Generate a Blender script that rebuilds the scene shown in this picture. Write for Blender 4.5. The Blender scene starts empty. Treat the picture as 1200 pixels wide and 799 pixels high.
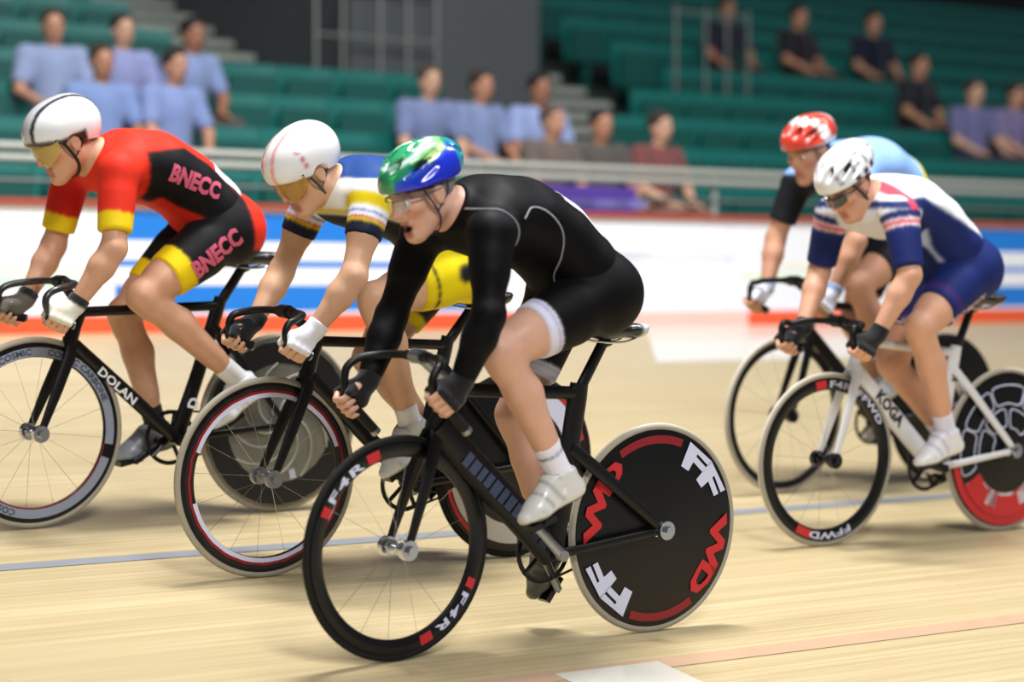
import bpy, bmesh, math, random
import numpy as np
from mathutils import Matrix, Vector
from mathutils.bvhtree import BVHTree

random.seed(4)
S = bpy.context.scene
C = S.collection

# ------------------------------------------------------------------ camera
F_PX, PITCH, CAM_H, ROLL = 2569.6, 0.02714, 1.1194, -0.00235
cam_data = bpy.data.cameras.new('camera')
cam_data.sensor_width = 36.0
cam_data.lens = 36.0 * F_PX / 1200.0
cam = bpy.data.objects.new('camera', cam_data)
C.objects.link(cam)
cam.matrix_world = (Matrix.Translation((0, 0, CAM_H)) @ Matrix.Rotation(math.pi / 2 - PITCH, 4, 'X')
                    @ Matrix.Rotation(-ROLL, 4, 'Z'))
cam_data.dof.use_dof = True
cam_data.dof.focus_distance = 7.1
cam_data.dof.aperture_fstop = 1.2
S.camera = cam

# ------------------------------------------------------------------ light
w = bpy.data.worlds.new('hall'); S.world = w; w.use_nodes = True
bg = w.node_tree.nodes['Background']
bg.inputs[0].default_value = (0.80, 0.88, 1.0, 1)
bg.inputs[1].default_value = 0.15

def area(name, loc, target, sx, sy, power, col=(1, 1, 1)):
    l = bpy.data.lights.new(name, 'AREA'); l.shape = 'RECTANGLE'; l.size = sx; l.size_y = sy
    l.energy = power; l.color = col
    o = bpy.data.objects.new(name, l); C.objects.link(o)
    d = Vector(target) - Vector(loc)
    o.matrix_world = Matrix.Translation(loc) @ d.to_track_quat('-Z', 'Y').to_matrix().to_4x4()
    return o
area('hall_lamp', (2.6, -1.0, 8.0), (0.0, 8.0, 0.8), 3.0, 2.0, 700, (1, .995, .98))
area('hall_lamp', (0.2, 7.7, 9.5), (0.2, 7.8, 0.0), 3.2, 1.0, 1330, (1, .99, .97))
area('hall_lamp', (7.0, 9.5, 9.0), (3.5, 11.5, 0.6), 4.0, 1.6, 420, (.97, .99, 1))
S.view_settings.view_transform = 'Standard'
S.view_settings.look = 'None'
S.view_settings.exposure = 0.0
S.view_settings.gamma = 1.0
S.view_settings.use_curve_mapping = False

# ------------------------------------------------------------------ frames of the place
A = 0.60583                                   # the track runs at this angle to the picture plane
BETA = 0.14291                                # slope of the banked straight
N0 = 5.4949                                   # offset of the black-clad rider's wheels
T = Vector((-math.cos(A), -math.sin(A), 0))
N = Vector((-math.sin(A), math.cos(A), 0))
ROW = Matrix.Rotation(A, 4, 'Z')              # x along the track, y up the bank

def track_z(n): return math.tan(BETA) * (n - N0)
BIKES = {1: (-3.9531, 7.2591, 0.0239, 0.0417, 0.9763, 0.0138), 2: (-4.455, 6.4318, -0.0086, 0.055, 0.9961, 0.0075),
         3: (-4.3469, 5.4949, 0.0077, 0.0392, 0.9621, 0.074), 4: (-6.7484, 6.2214, -0.0071, 0.0358, 0.976, -0.0246),
         5: (-7.2256, 7.0281, 0.0111, 0.0384, 0.965, 0.0142)}
def bike_matrix(i):
    s, n, yaw, lean = BIKES[i][:4]
    a = A + yaw
    H = Vector((-math.cos(a), -math.sin(a), 0)); L = Vector((-math.sin(a), math.cos(a), 0))
    U = Vector((0, 0, 1)) * math.cos(lean) - L * math.sin(lean)
    lat = U.cross(H)
    o = T * s + N * n + Vector((0, 0, track_z(n)))
    return Matrix(((H.x, lat.x, U.x, o.x), (H.y, lat.y, U.y, o.y), (H.z, lat.z, U.z, o.z), (0, 0, 0, 1)))

# ------------------------------------------------------------------ materials
def lin(c):
    if isinstance(c, str):
        c = c.lstrip('#'); c = [int(c[i:i + 2], 16) / 255 for i in (0, 2, 4)]
    return tuple(x / 12.92 if x <= .04045 else ((x + .055) / 1.055) ** 2.4 for x in c)
MATS = {}
def mat(name, col, rough=.5, metal=0.0, coat=0.0, noise=0.0, nscale=40, bump=0.0, sheen=0.0, spec=.5, trans=0.0, alpha=1.0):
    if name in MATS: return MATS[name]
    m = bpy.data.materials.new(name); m.use_nodes = True
    nt = m.node_tree; b = nt.nodes['Principled BSDF']
    c = lin(col)
    b.inputs['Base Color'].default_value = (*c, 1)
    b.inputs['Roughness'].default_value = rough
    b.inputs['Metallic'].default_value = metal
    b.inputs['Coat Weight'].default_value = coat
    b.inputs['Sheen Weight'].default_value = sheen
    b.inputs['Specular IOR Level'].default_value = spec
    b.inputs['Transmission Weight'].default_value = trans
    b.inputs['Alpha'].default_value = alpha
    tc = nt.nodes.new('ShaderNodeTexCoord')
    nz = nt.nodes.new('ShaderNodeTexNoise'); nz.inputs['Scale'].default_value = nscale; nz.inputs['Detail'].default_value = 4
    nt.links.new(tc.outputs['Object'], nz.inputs['Vector'])
    if noise:
        mp = nt.nodes.new('ShaderNodeMapRange')
        mp.inputs['To Min'].default_value = 1 - noise; mp.inputs['To Max'].default_value = 1 + noise
        nt.links.new(nz.outputs['Fac'], mp.inputs['Value'])
        mx = nt.nodes.new('ShaderNodeVectorMath'); mx.operation = 'SCALE'
        mx.inputs[0].default_value = c
        nt.links.new(mp.outputs[0], mx.inputs['Scale'])
        nt.links.new(mx.outputs[0], b.inputs['Base Color'])
    if bump:
        bp = nt.nodes.new('ShaderNodeBump'); bp.inputs['Strength'].default_value = bump; bp.inputs['Distance'].default_value = .002
        nt.links.new(nz.outputs['Fac'], bp.inputs['Height']); nt.links.new(bp.outputs[0], b.inputs['Normal'])
    MATS[name] = m
    return m
def mat_attr(name, rough=.6, sheen=0.0, coat=0.0, noise=.06, nscale=60, bump=.15, spec=.5, sss=0.0):
    """cloth, skin or shell whose print is stored per vertex"""
    m = mat(name, '#808080', rough, 0, coat, 0, nscale, bump, sheen, spec)
    nt = m.node_tree; b = nt.nodes['Principled BSDF']
    at = nt.nodes.new('ShaderNodeAttribute'); at.attribute_name = 'print'
    nz = [n for n in nt.nodes if n.type == 'TEX_NOISE'][0]
    mp = nt.nodes.new('ShaderNodeMapRange'); mp.inputs['To Min'].default_value = 1 - noise; mp.inputs['To Max'].default_value = 1 + noise
    nt.links.new(nz.outputs['Fac'], mp.inputs['Value'])
    mx = nt.nodes.new('ShaderNodeVectorMath'); mx.operation = 'SCALE'
    nt.links.new(at.outputs['Color'], mx.inputs[0]); nt.links.new(mp.outputs[0], mx.inputs['Scale'])
    nt.links.new(mx.outputs[0], b.inputs['Base Color'])
    if sss:
        b.inputs['Subsurface Weight'].default_value = sss; b.inputs['Subsurface Radius'].default_value = (.6, .25, .12); b.inputs['Subsurface Scale'].default_value = .012
    return m
SKIN = mat_attr('skin', .48, 0, 0, .10, 30, .1, .45)
LYCRA = mat_attr('lycra', .6, .0, 0, .05, 26, .35, .14)
SHELL = mat_attr('helmet_shell', .22, 0, .6, .0, 30, 0)
LEATHER = mat_attr('shoe_leather', .35, 0, .2, .08, 40, .1)
KNIT = mat_attr('knit', .85, .2, 0, .06, 150, .3, .2)
CARBON = mat('black_carbon', '#0a0a0c', .34, 0, .12, .15, 200, 0, 0, .35)
CARBON2 = mat('satin_carbon', '#0c0c0e', .45, 0, .05, .15, 200, 0, 0, .3)
RUBBER = mat('black_rubber', '#121214', .7, 0, 0, .1, 40, 0, 0, .3)
TAN = mat('pale_tyre', '#a39c8e', .65, 0, 0, .08)
CREAM = mat('cream_tyre', '#ddd6c6', .6, 0, 0, .06)
STEEL = mat('polished_steel', '#c6c8cc', .22, 1)
ALU = mat('brushed_alloy', '#9c9ea2', .38, .9, 0, .1)
DARKSTEEL = mat('dark_steel', '#3a3b3f', .35, .9)
WHITE = mat('white_print', '#eef0fa', .45)
LAV = mat('pale_lilac_print', '#d4d8f4', .45)
RED = mat('red_print', '#c8242c', .45)
DKRED = mat('dark_red_print', '#8a1420', .4)
PINK = mat('pink_print', '#d8607e', .5)
GREYP = mat('grey_print', '#6d7386', .45)
SLATE = mat('slate_print', '#3d4660', .45)
BLACKP = mat('black_print', '#15151a', .5)
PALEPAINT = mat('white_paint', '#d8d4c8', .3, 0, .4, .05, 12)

# ------------------------------------------------------------------ object helpers
def link(name, me, m=None, parent=None):
    o = bpy.data.objects.new(name, me); C.objects.link(o)
    if m is not None:
        for x in (m if isinstance(m, (list, tuple)) else [m]): me.materials.append(x)
    if parent is not None: o.parent = parent
    return o
def new_mesh(name, V, Fc, m=None, parent=None, smooth=True, mats=None, auto=None):
    me = bpy.data.meshes.new(name)
    me.from_pydata([tuple(map(float, v)) for v in V], [], [tuple(map(int, f)) for f in Fc]); me.update()
    if smooth: me.polygons.foreach_set('use_smooth', [True] * len(me.polygons))
    o = link(name, me, m, parent)
    if mats is not None: me.polygons.foreach_set('material_index', mats)
    if auto is not None and smooth: me.set_sharp_from_angle(angle=auto)
    return o
def empty(name, mw, label, cat, group=None):
    o = bpy.data.objects.new(name, None); C.objects.link(o); o.empty_display_size = .1
    o.matrix_world = mw
    tag(o, label, cat, group); return o
def tag(o, label=None, cat=None, group=None, kind=None):
    if label: o['label'] = label
    if cat: o['category'] = cat
    if group: o['group'] = group
    if kind: o['kind'] = kind
    return o

class MB:
    """collects simple shapes into one mesh"""
    def __init__(s): s.V = []; s.F = []; s.M = []
    def add(s, V, F, m=0):
        n = len(s.V); s.V += [tuple(v) for v in V]; s.F += [tuple(i + n for i in f) for f in F]; s.M += [m] * len(F)
    def box(s, lo, hi, m=0):
        x0, y0, z0 = lo; x1, y1, z1 = hi
        s.add([(x0, y0, z0), (x1, y0, z0), (x1, y1, z0), (x0, y1, z0), (x0, y0, z1), (x1, y0, z1), (x1, y1, z1), (x0, y1, z1)],
              [(0, 3, 2, 1), (4, 5, 6, 7), (0, 1, 5, 4), (1, 2, 6, 5), (2, 3, 7, 6), (3, 0, 4, 7)], m)
    def tube(s, pts, r, n=10, m=0, cap=True, flat=1.0):
        """round tube along a path; r a number or a list"""
        P = [Vector(p) for p in pts]; R = r if isinstance(r, (list, tuple)) else [r] * len(P)
        tang = []
        for i in range(len(P)):
            a = P[max(i - 1, 0)]; b = P[min(i + 1, len(P) - 1)]; tang.append((b - a).normalized())
        u = tang[0].orthogonal().normalized()
        V = []; Fc = []
        for i, p in enumerate(P):
            t = tang[i]; u = (u - t * u.dot(t)).normalized(); v = t.cross(u)
            for k in range(n):
                a = 2 * math.pi * k / n
                V.append(p + (u * math.cos(a) + v * math.sin(a) * flat) * R[i])
        for i in range(len(P) - 1):
            for k in range(n):
                a = i * n + k; b = i * n + (k + 1) % n
                Fc.append((a, b, b + n, a + n))
        if cap:
            Fc.append(tuple(range(n))[::-1]); Fc.append(tuple((len(P) - 1) * n + k for k in range(n)))
        s.add(V, Fc, m)
    def sweep(s, pts, rad, n=16, m=0):
        """tube in the bike's plane: pts (x,y,z), rad (half width, half depth) per point"""
        P = [Vector(p) for p in pts]; V = []; Fc = []
        for i, p in enumerate(P):
            a = P[max(i - 1, 0)]; b = P[min(i + 1, len(P) - 1)]; t = (b - a).normalized()
            y = Vector((0, 1, 0)); y = (y - t * y.dot(t)).normalized(); q = t.cross(y)
            rw, rd = rad[i] if isinstance(rad, list) else rad
            for k in range(n):
                g = 2 * math.pi * k / n
                V.append(p + y * rw * math.cos(g) + q * rd * math.sin(g))
        for i in range(len(P) - 1):
            for k in range(n):
                a = i * n + k; b = i * n + (k + 1) % n
                Fc.append((a, b, b + n, a + n))
        Fc.append(tuple(range(n))[::-1]); Fc.append(tuple((len(P) - 1) * n + k for k in range(n)))
        s.add(V, Fc, m)
    def lathe(s, prof, c, n=96, m=0, a0=0.0, a1=2 * math.pi, closed=True):
        """profile (radius, y) turned about the wheel axle through c; closed profile"""
        cx, cy, cz = c; full = abs(a1 - a0 - 2 * math.pi) < 1e-6
        k = n if full else n + 1; p = len(prof); V = []; Fc = []
        for i in range(k):
            a = a0 + (a1 - a0) * i / n
            for (r, y) in prof: V.append((cx + r * math.cos(a), cy + y, cz + r * math.sin(a)))
        for i in range(n):
            j = (i + 1) % k
            for q in range(p if closed else p - 1):
                q2 = (q + 1) % p
                Fc.append((i * p + q, i * p + q2, j * p + q2, j * p + q))
        s.add(V, Fc, m)
    def build(s, name, m, parent=None, smooth=True, auto=.6):
        o = new_mesh(name, s.V, s.F, m, parent, smooth, s.M if isinstance(m, (list, tuple)) else None, auto)
        return o

def spline(pts, n=6):
    """catmull-rom through the points"""
    P = [Vector(p) for p in pts]; out = []
    Q = [P[0] * 2 - P[1]] + P + [P[-1] * 2 - P[-2]]
    for i in range(1, len(Q) - 2):
        for k in range(n):
            t = k / n
            out.append(.5 * ((2 * Q[i]) + (Q[i + 1] - Q[i - 1]) * t + (2 * Q[i - 1] - 5 * Q[i] + 4 * Q[i + 1] - Q[i + 2]) * t * t
                             + (3 * Q[i] - Q[i - 1] - 3 * Q[i + 1] + Q[i + 2]) * t ** 3))
    out.append(P[-1]); return out

TEXTS = {}
def text_mesh(s, bold=.012, cuts=0, spacing=1.0):
    """flat lettering as vertices and faces, height of a capital = 1"""
    key = (s, bold, cuts, spacing)
    if key in TEXTS: return TEXTS[key]
    cu = bpy.data.curves.new('lettering', 'FONT'); cu.body = s; cu.size = 1.0; cu.offset = bold; cu.resolution_u = 2; cu.space_character = spacing
    ob = bpy.data.objects.new('lettering', cu); C.objects.link(ob)
    bpy.context.view_layer.update()
    me = bpy.data.meshes.new_from_object(ob.evaluated_get(bpy.context.evaluated_depsgraph_get()))
    bm = bmesh.new(); bm.from_mesh(me)
    bmesh.ops.remove_doubles(bm, verts=bm.verts, dist=1e-4)
    for _ in range(cuts):
        bmesh.ops.triangulate(bm, faces=bm.faces)
        bmesh.ops.subdivide_edges(bm, edges=[e for e in bm.edges if e.calc_length() > .12], cuts=1)
    V = [v.co.copy() for v in bm.verts]
    bm.verts.index_update(); Fc = [tuple(v.index for v in f.verts) for f in bm.faces]
    bm.free(); bpy.data.objects.remove(ob); bpy.data.curves.remove(cu); bpy.data.meshes.remove(me)
    k = 1 / .70
    V = [(v.x * k, v.y * k) for v in V]
    TEXTS[key] = (V, Fc); return V, Fc

# ------------------------------------------------------------------ smooth bodies: blended tapered shapes meshed by surface nets
f32 = np.float32
class Prim:
    def __init__(s, fn, lo, hi): s.fn = fn; s.lo = np.array(lo, f32); s.hi = np.array(hi, f32)
def cone(a, b, ra, rb, sy=1.0, clip0=None, clip1=None):
    """tapered capsule; sy widens it sideways; clip0/clip1 cut it square at that share of its length"""
    a = np.array(a, f32); b = np.array(b, f32); d = b - a; L = float(np.linalg.norm(d)); u = d / max(L, 1e-6)
    sc = np.array([1, 1 / sy, 1], f32); mid = (a[1] + b[1]) / 2
    aa = a * sc; bb = b * sc; dd = bb - aa; l2 = float(dd @ dd)
    def fn(P):
        Q = P * sc - aa
        t = np.clip((Q @ dd) / max(l2, 1e-9), 0, 1)
        r = np.linalg.norm(Q - t[..., None] * dd, axis=-1) - (ra + (rb - ra) * t)
        if clip1 is not None: r = np.maximum(r, (P - a) @ u - L * clip1)
        if clip0 is not None: r = np.maximum(r, L * clip0 - (P - a) @ u)
        return r
    m = max(ra, rb); w = np.array([m, m * max(sy, 1), m])
    return Prim(fn, np.minimum(a, b) - w, np.maximum(a, b) + w)
def ell(c, r, R=None):
    c = np.array(c, f32); r = np.array(r, f32)
    R = np.eye(3, dtype=f32) if R is None else np.array(R, f32)      # columns are the ellipsoid's axes
    def fn(P):
        Q = (P - c) @ R
        k0 = np.linalg.norm(Q / r, axis=-1); k1 = np.linalg.norm(Q / (r * r), axis=-1)
        return k0 * (k0 - 1) / np.maximum(k1, 1e-6)
    w = np.abs(R) @ r
    return Prim(fn, c - w, c + w)
def half(p, n):
    """half space: inside where (x-p).n < 0"""
    p = np.array(p, f32); n = np.array(n, f32); n = n / np.linalg.norm(n)
    return Prim(lambda P: (P - p) @ n, p, p)
def smin(a, b, k):
    if k <= 0: return np.minimum(a, b)
    h = np.maximum(k - np.abs(a - b), 0) / k
    return np.minimum(a, b) - h * h * k * .25
NB = 8
def sdf_mesh(ops, h):
    """ops: (kind, prim, k) with kind add / sub / int / grow"""
    adds = [o[1] for o in ops if o[0] == 'add']; grow = sum(o[2] for o in ops if o[0] == 'grow')
    lo = np.min([p.lo for p in adds], 0) - .02 - grow; hi = np.max([p.hi for p in adds], 0) + .02 + grow
    nb = np.ceil((hi - lo) / (NB * h)).astype(int); bs = NB * h
    ii = np.stack(np.meshgrid(*[np.arange(n) for n in nb], indexing='ij'), -1).reshape(-1, 3)
    org = (lo + ii * bs).astype(f32); cen = org + f32(bs / 2); hd = bs * .87 * 1.25 + .004
    D = [None if o[0] == 'grow' else o[1].fn(cen) for o in ops]
    def combine(acc, kind, d, k):
        if kind == 'add': return smin(acc, d, k)
        if kind == 'sub': return -smin(-acc, d, k)
        if kind == 'int': return -smin(-acc, -d, k)
        return acc - k
    acc = np.full(len(cen), 9., f32)
    for o, d in zip(ops, D): acc = combine(acc, o[0], d, o[2])
    act = np.abs(acc) < hd * 1.3
    idx = np.nonzero(act)[0]
    g = np.arange(NB + 1) * f32(h)
    off = np.stack(np.meshgrid(g, g, g, indexing='ij'), -1).reshape(1, -1, 3).astype(f32)
    val = np.full((len(idx), (NB + 1) ** 3), 9., f32)
    for o, d in zip(ops, D):
        if o[0] == 'grow': val -= f32(o[2]); continue
        dd = d[idx]
        if o[0] == 'add': sel = dd < hd + o[2] + grow
        elif o[0] == 'sub': sel = dd < hd + o[2]
        else: sel = dd > -hd - o[2]
        sel = np.nonzero(sel)[0]
        if not len(sel): continue
        P = org[idx[sel]][:, None, :] + off
        val[sel] = combine(val[sel], o[0], o[1].fn(P), o[2])
    G = np.repeat(np.repeat(np.repeat(np.where(acc < 0, -1, 1).astype(f32).reshape(nb), NB, 0), NB, 1), NB, 2)
    G = np.pad(G, ((0, 1),) * 3, constant_values=1)
    for j, b in enumerate(idx):
        x, y, z = ii[b] * NB
        G[x:x + NB + 1, y:y + NB + 1, z:z + NB + 1] = val[j].reshape(NB + 1, NB + 1, NB + 1)
    Sg = G < 0
    cnt = np.zeros(tuple(n - 1 for n in G.shape), np.uint8)
    for a in (0, 1):
        for b in (0, 1):
            for c in (0, 1):
                cnt += Sg[a:G.shape[0] - 1 + a, b:G.shape[1] - 1 + b, c:G.shape[2] - 1 + c]
    cx, cy, cz = np.nonzero((cnt > 0) & (cnt < 8))
    num = np.full(cnt.shape, -1, np.int32); num[cx, cy, cz] = np.arange(len(cx))
    acc_p = np.zeros((len(cx), 3)); acc_n = np.zeros(len(cx))
    for ax in range(3):
        for p in (0, 1):
            for q in (0, 1):
                o0 = [0, 0, 0]; o1 = [0, 0, 0]; oth = [k for k in range(3) if k != ax]
                o0[oth[0]] = o1[oth[0]] = p; o0[oth[1]] = o1[oth[1]] = q; o1[ax] = 1
                a = G[cx + o0[0], cy + o0[1], cz + o0[2]]; b = G[cx + o1[0], cy + o1[1], cz + o1[2]]
                m = (a < 0) != (b < 0)
                t = np.where(m, a / np.where(m, a - b, 1), 0)
                pt = np.tile(np.array(o0, float), (len(cx), 1)); pt[:, ax] += t
                acc_p[m] += pt[m]; acc_n[m] += 1
    V = (np.stack([cx, cy, cz], 1) + acc_p / acc_n[:, None]) * h + lo
    Q = []
    for ax in range(3):
        u, v = [(1, 2), (2, 0), (0, 1)][ax]
        s0 = [slice(None)] * 3; s1 = [slice(None)] * 3; s0[ax] = slice(0, -1); s1[ax] = slice(1, None)
        a = Sg[tuple(s0)]; b = Sg[tuple(s1)]
        e = np.argwhere(a != b); s = a[tuple(e.T)]
        keep = (e[:, u] > 0) & (e[:, v] > 0) & (e[:, u] < cnt.shape[u]) & (e[:, v] < cnt.shape[v])
        e = e[keep]; s = s[keep]
        def at(du, dv):
            k = e.copy(); k[:, u] += du; k[:, v] += dv; return num[tuple(k.T)]
        q = np.stack([at(-1, -1), at(0, -1), at(0, 0), at(-1, 0)], 1)
        q[~s] = q[~s][:, ::-1]; Q.append(q)
    Q = np.concatenate(Q); Q = Q[(Q >= 0).all(1)]
    # one light relaxation keeps the nets even
    for _ in range(2):
        s = np.zeros_like(V); c = np.zeros(len(V))
        for a, b in ((0, 1), (1, 2), (2, 3), (3, 0)):
            np.add.at(s, Q[:, a], V[Q[:, b]]); np.add.at(c, Q[:, a], 1)
        V = V * .6 + s / np.maximum(c, 1)[:, None] * .4
    return V, Q
def soften(c, Q, n=2):
    for _ in range(n):
        t = np.zeros_like(c); k = np.zeros(len(c))
        for a, b in ((0, 1), (1, 2), (2, 3), (3, 0)):
            np.add.at(t, Q[:, a], c[Q[:, b]]); np.add.at(k, Q[:, a], 1)
        c = c * .5 + t / np.maximum(k, 1)[:, None] * .5
    return c
def body_obj(name, ops, h, m, parent, colf, relax=True):
    V, Q = sdf_mesh(ops, h)
    me = bpy.data.meshes.new(name)
    me.vertices.add(len(V)); me.vertices.foreach_set('co', V.astype(f32).ravel())
    me.loops.add(Q.size); me.polygons.add(len(Q))
    me.loops.foreach_set('vertex_index', Q.astype(np.int32).ravel())
    me.polygons.foreach_set('loop_start', np.arange(0, Q.size, 4, dtype=np.int32))
    me.polygons.foreach_set('use_smooth', np.ones(len(Q), bool))
    me.update(calc_edges=True); me.validate()
    col = np.ones((len(V), 4), f32)
    cc = colf(V) if callable(colf) else np.tile(np.array(lin(colf)), (len(V), 1))
    col[:, :3] = soften(cc, Q)
    at = me.color_attributes.new('print', 'FLOAT_COLOR', 'POINT'); at.data.foreach_set('color', col.ravel())
    o = link(name, me, m, parent)
    return o, V, Q
def inpoly(x, z, poly):
    r = np.zeros(len(x), bool); n = len(poly)
    for i in range(n):
        x0, z0 = poly[i]; x1, z1 = poly[(i + 1) % n]
        c = ((z0 > z) != (z1 > z)) & (x < (x1 - x0) * (z - z0) / (z1 - z0 + 1e-12) + x0)
        r ^= c
    return r
def bvh(V, Q): return BVHTree.FromPolygons([tuple(v) for v in V], [tuple(q) for q in Q])

# ================================================================== THE PLACE
def plank_material():
    m = bpy.data.materials.new('pine_track'); m.use_nodes = True; nt = m.node_tree; b = nt.nodes['Principled BSDF']
    tc = nt.nodes.new('ShaderNodeTexCoord'); 
    def noise(sx, sy, sc, det=3):
        mp = nt.nodes.new('ShaderNodeMapping'); mp.inputs['Scale'].default_value = (sx, sy, 1)
        nz = nt.nodes.new('ShaderNodeTexNoise'); nz.inputs['Scale'].default_value = sc; nz.inputs['Detail'].default_value = det
        nt.links.new(tc.outputs['Object'], mp.inputs['Vector']); nt.links.new(mp.outputs[0], nz.inputs['Vector']); return nz
    br = nt.nodes.new('ShaderNodeTexBrick'); br.offset = .37; br.inputs['Scale'].default_value = 1
    br.inputs['Brick Width'].default_value = 3.6; br.inputs['Row Height'].default_value = .042; br.inputs['Mortar Size'].default_value = .0012
    br.inputs['Color1'].default_value = (*lin('#c6b48c'), 1); br.inputs['Color2'].default_value = (*lin('#b9a67e'), 1); br.inputs['Mortar'].default_value = (*lin('#9a8560'), 1)
    nt.links.new(tc.outputs['Object'], br.inputs['Vector'])
    n1 = noise(.25, 9, 2.2); n2 = noise(.6, 60, 1.5); n3 = noise(.12, .6, 1.0)
    mix = nt.nodes.new('ShaderNodeMix'); mix.data_type = 'RGBA'; mix.blend_type = 'MIX'
    r1 = nt.nodes.new('ShaderNodeMapRange'); r1.inputs[1].default_value = .35; r1.inputs[2].default_value = .75; r1.inputs[4].default_value = .75
    nt.links.new(n1.outputs['Fac'], r1.inputs[0]); nt.links.new(r1.outputs[0], mix.inputs[0])
    nt.links.new(br.outputs['Color'], mix.inputs[6]); mix.inputs[7].default_value = (*lin('#a69269'), 1)
    mix2 = nt.nodes.new('ShaderNodeMix'); mix2.data_type = 'RGBA'
    r2 = nt.nodes.new('ShaderNodeMapRange'); r2.inputs[1].default_value = .4; r2.inputs[2].default_value = .8; r2.inputs[4].default_value = .55
    nt.links.new(n2.outputs['Fac'], r2.inputs[0]); nt.links.new(r2.outputs[0], mix2.inputs[0])
    nt.links.new(mix.outputs[2], mix2.inputs[6]); mix2.inputs[7].default_value = (*lin('#d6c7a0'), 1)
    nt.links.new(mix2.outputs[2], b.inputs['Base Color'])
    b.inputs['Roughness'].default_value = .42
    return m
ground_m = plank_material()
slope = (N * math.cos(BETA) + Vector((0, 0, math.sin(BETA))))
nrm = T.cross(slope) * -1
if nrm.z < 0: nrm = -nrm
O = N * N0
XD = -T
TRACK = Matrix(((XD.x, slope.x, nrm.x, O.x), (XD.y, slope.y, nrm.y, O.y), (XD.z, slope.z, nrm.z, O.z), (0, 0, 0, 1)))
def on_track(name, X0, X1, n0, n1, z, m, skew=0.0):
    y0 = (n0 - N0) / math.cos(BETA); y1 = (n1 - N0) / math.cos(BETA)
    mb = MB(); k = 24
    for i in range(k):
        a = X0 + (X1 - X0) * i / k; b = X0 + (X1 - X0) * (i + 1) / k
        mb.add([(a, y0, z), (b, y0, z), (b + skew, y1, z), (a + skew, y1, z)], [(0, 1, 2, 3)])
    o = mb.build(name, m, None, False); o.matrix_world = TRACK; tag(o, kind='structure'); return o
FN = 11.2514                                       # foot of the perimeter fence
on_track('track', -8, 34, 3.2, FN + .2, 0, ground_m)
mb = MB(); mb.box((-14, -16, track_z(3.2) - .2), (40, 3.25, track_z(3.2)))
o = mb.build('floor', mat('infield_floor', '#8d9196', .6, 0, 0, .1), None, False); o.matrix_world = ROW; tag(o, kind='structure')
on_track('trim_1', -8, 34, 6.745, 6.815, .002, mat('blue_line', '#8c9098', .4, 0, 0, .12, 8))
on_track('trim_2', -8, 34, 5.16, 5.25, .002, mat('faded_red_line', '#bf9f82', .45, 0, 0, .12, 8))
on_track('trim_3', 3.77, 4.16, 4.72, 5.22, .003, PALEPAINT)
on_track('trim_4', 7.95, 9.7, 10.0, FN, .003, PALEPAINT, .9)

# the perimeter fence: concrete upstand, orange kerb, printed boards, red coping
ZF = track_z(FN); FH = .738
mb = MB(); mb.box((-8, FN + .03, ZF - 1.0), (34, FN + .16, ZF + FH - .04))
o = mb.build('wall_back', mat('fence_backing', '#5d6668', .7, 0, 0, .1), None, False); o.matrix_world = ROW; tag(o, kind='structure')
def strip(name, X0, X1, za, zb, m, d0=-.012, d1=.03):
    mb = MB(); mb.box((X0, FN + d0, ZF + FH * za), (X1, FN + d1, ZF + FH * zb))
    o = mb.build(name, m, None, False); o.matrix_world = ROW; tag(o, kind='structure'); return o
ORANGE = mat('orange_kerb', '#ee5c34', .5, 0, 0, .05, 5)
strip('trim_5', -8, 8.70, 0, .13, ORANGE)
strip('trim_6', 8.70, 9.72, 0, .13, mat('pale_pink_kerb', '#f0c9bd', .5, 0, 0, .06, 3))  # this stretch of the kerb is pale pink
strip('trim_7', 9.72, 34, 0, .13, ORANGE)
o = strip('trim_8', -8, 34, .945, 1.0, mat('red_coping', '#a04a3c', .5, 0, 0, .1, 4), -.03, .19)
BLUE = mat('blue_board', '#1f7cdc', .45); BWHITE = mat('white_board', '#f1f3fb', .45, 0, 0, .02, 3)
def board(X0, X1, kind, label, group=None):
    mb = MB()
    if kind == 'blue':
        z = [(.13, .155, 1), (.155, .36, 0), (.36, .50, 1), (.50, .55, 0), (.55, .70, 1), (.70, .925, 0), (.925, .945, 1)]
    else:
        z = [(.13, .945, 1)]
    for a, b, k in z: mb.box((X0, FN - .006, ZF + FH * a), (X1 - .006, FN + .028, ZF + FH * b), k)
    o = mb.build('advertising_board', [BLUE, BWHITE], None, False); o.matrix_world = ROW
    tag(o, label, 'board', group)
    def pr(name, c, a, b, za, zb):
        q = MB(); q.box((a, FN - .009, ZF + FH * za), (b, FN - .006, ZF + FH * zb))
        q.build(name, mat('print_' + c[1:], c, .5, 0, 0, .03, 3), o, False)
    if kind == 'pale':
        pr('printed_band', '#e9e6f6', X0 + .1, X1 - .1, .56, .74); pr('printed_band', '#eee9e2', X0 + .1, X1 - .1, .44, .50)
        pr('printed_band', '#c9ead8', X0 + .2, X1 - .2, .34, .42); pr('printed_band', '#e2eef8', X0 + .1, X1 - .1, .78, .86)
    if kind == 'white':
        for i in range(3): pr('printed_band', '#c3ccd0', X0 + .62 + .02 * i, X0 + 1.2 - .1 * i, .64 - .05 * i, .655 - .05 * i)
        pr('printed_band', '#d8dff0', X0 + .6, X0 + 1.9, .60, .62)
    if kind == 'print':
        pr('printed_band', '#e8f3dc', X0 + .1, X1 - .2, .42, .48); pr('printed_band', '#f4efe0', X0 + .3, X1 - .1, .52, .58)
    return o
board(-1.0, 2.0, 'pale', 'pale board with pastel printed bands, outside the first board seen')
board(2.0, 5.12, 'pale', 'pale board with lilac and green bands behind the red-sleeved rider\'s arms')
board(5.12, 7.70, 'blue', 'blue board with two white stripes behind the rider in yellow shorts')
board(7.70, 9.55, 'white', 'plain white board behind the back of the black-clad rider')
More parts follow.
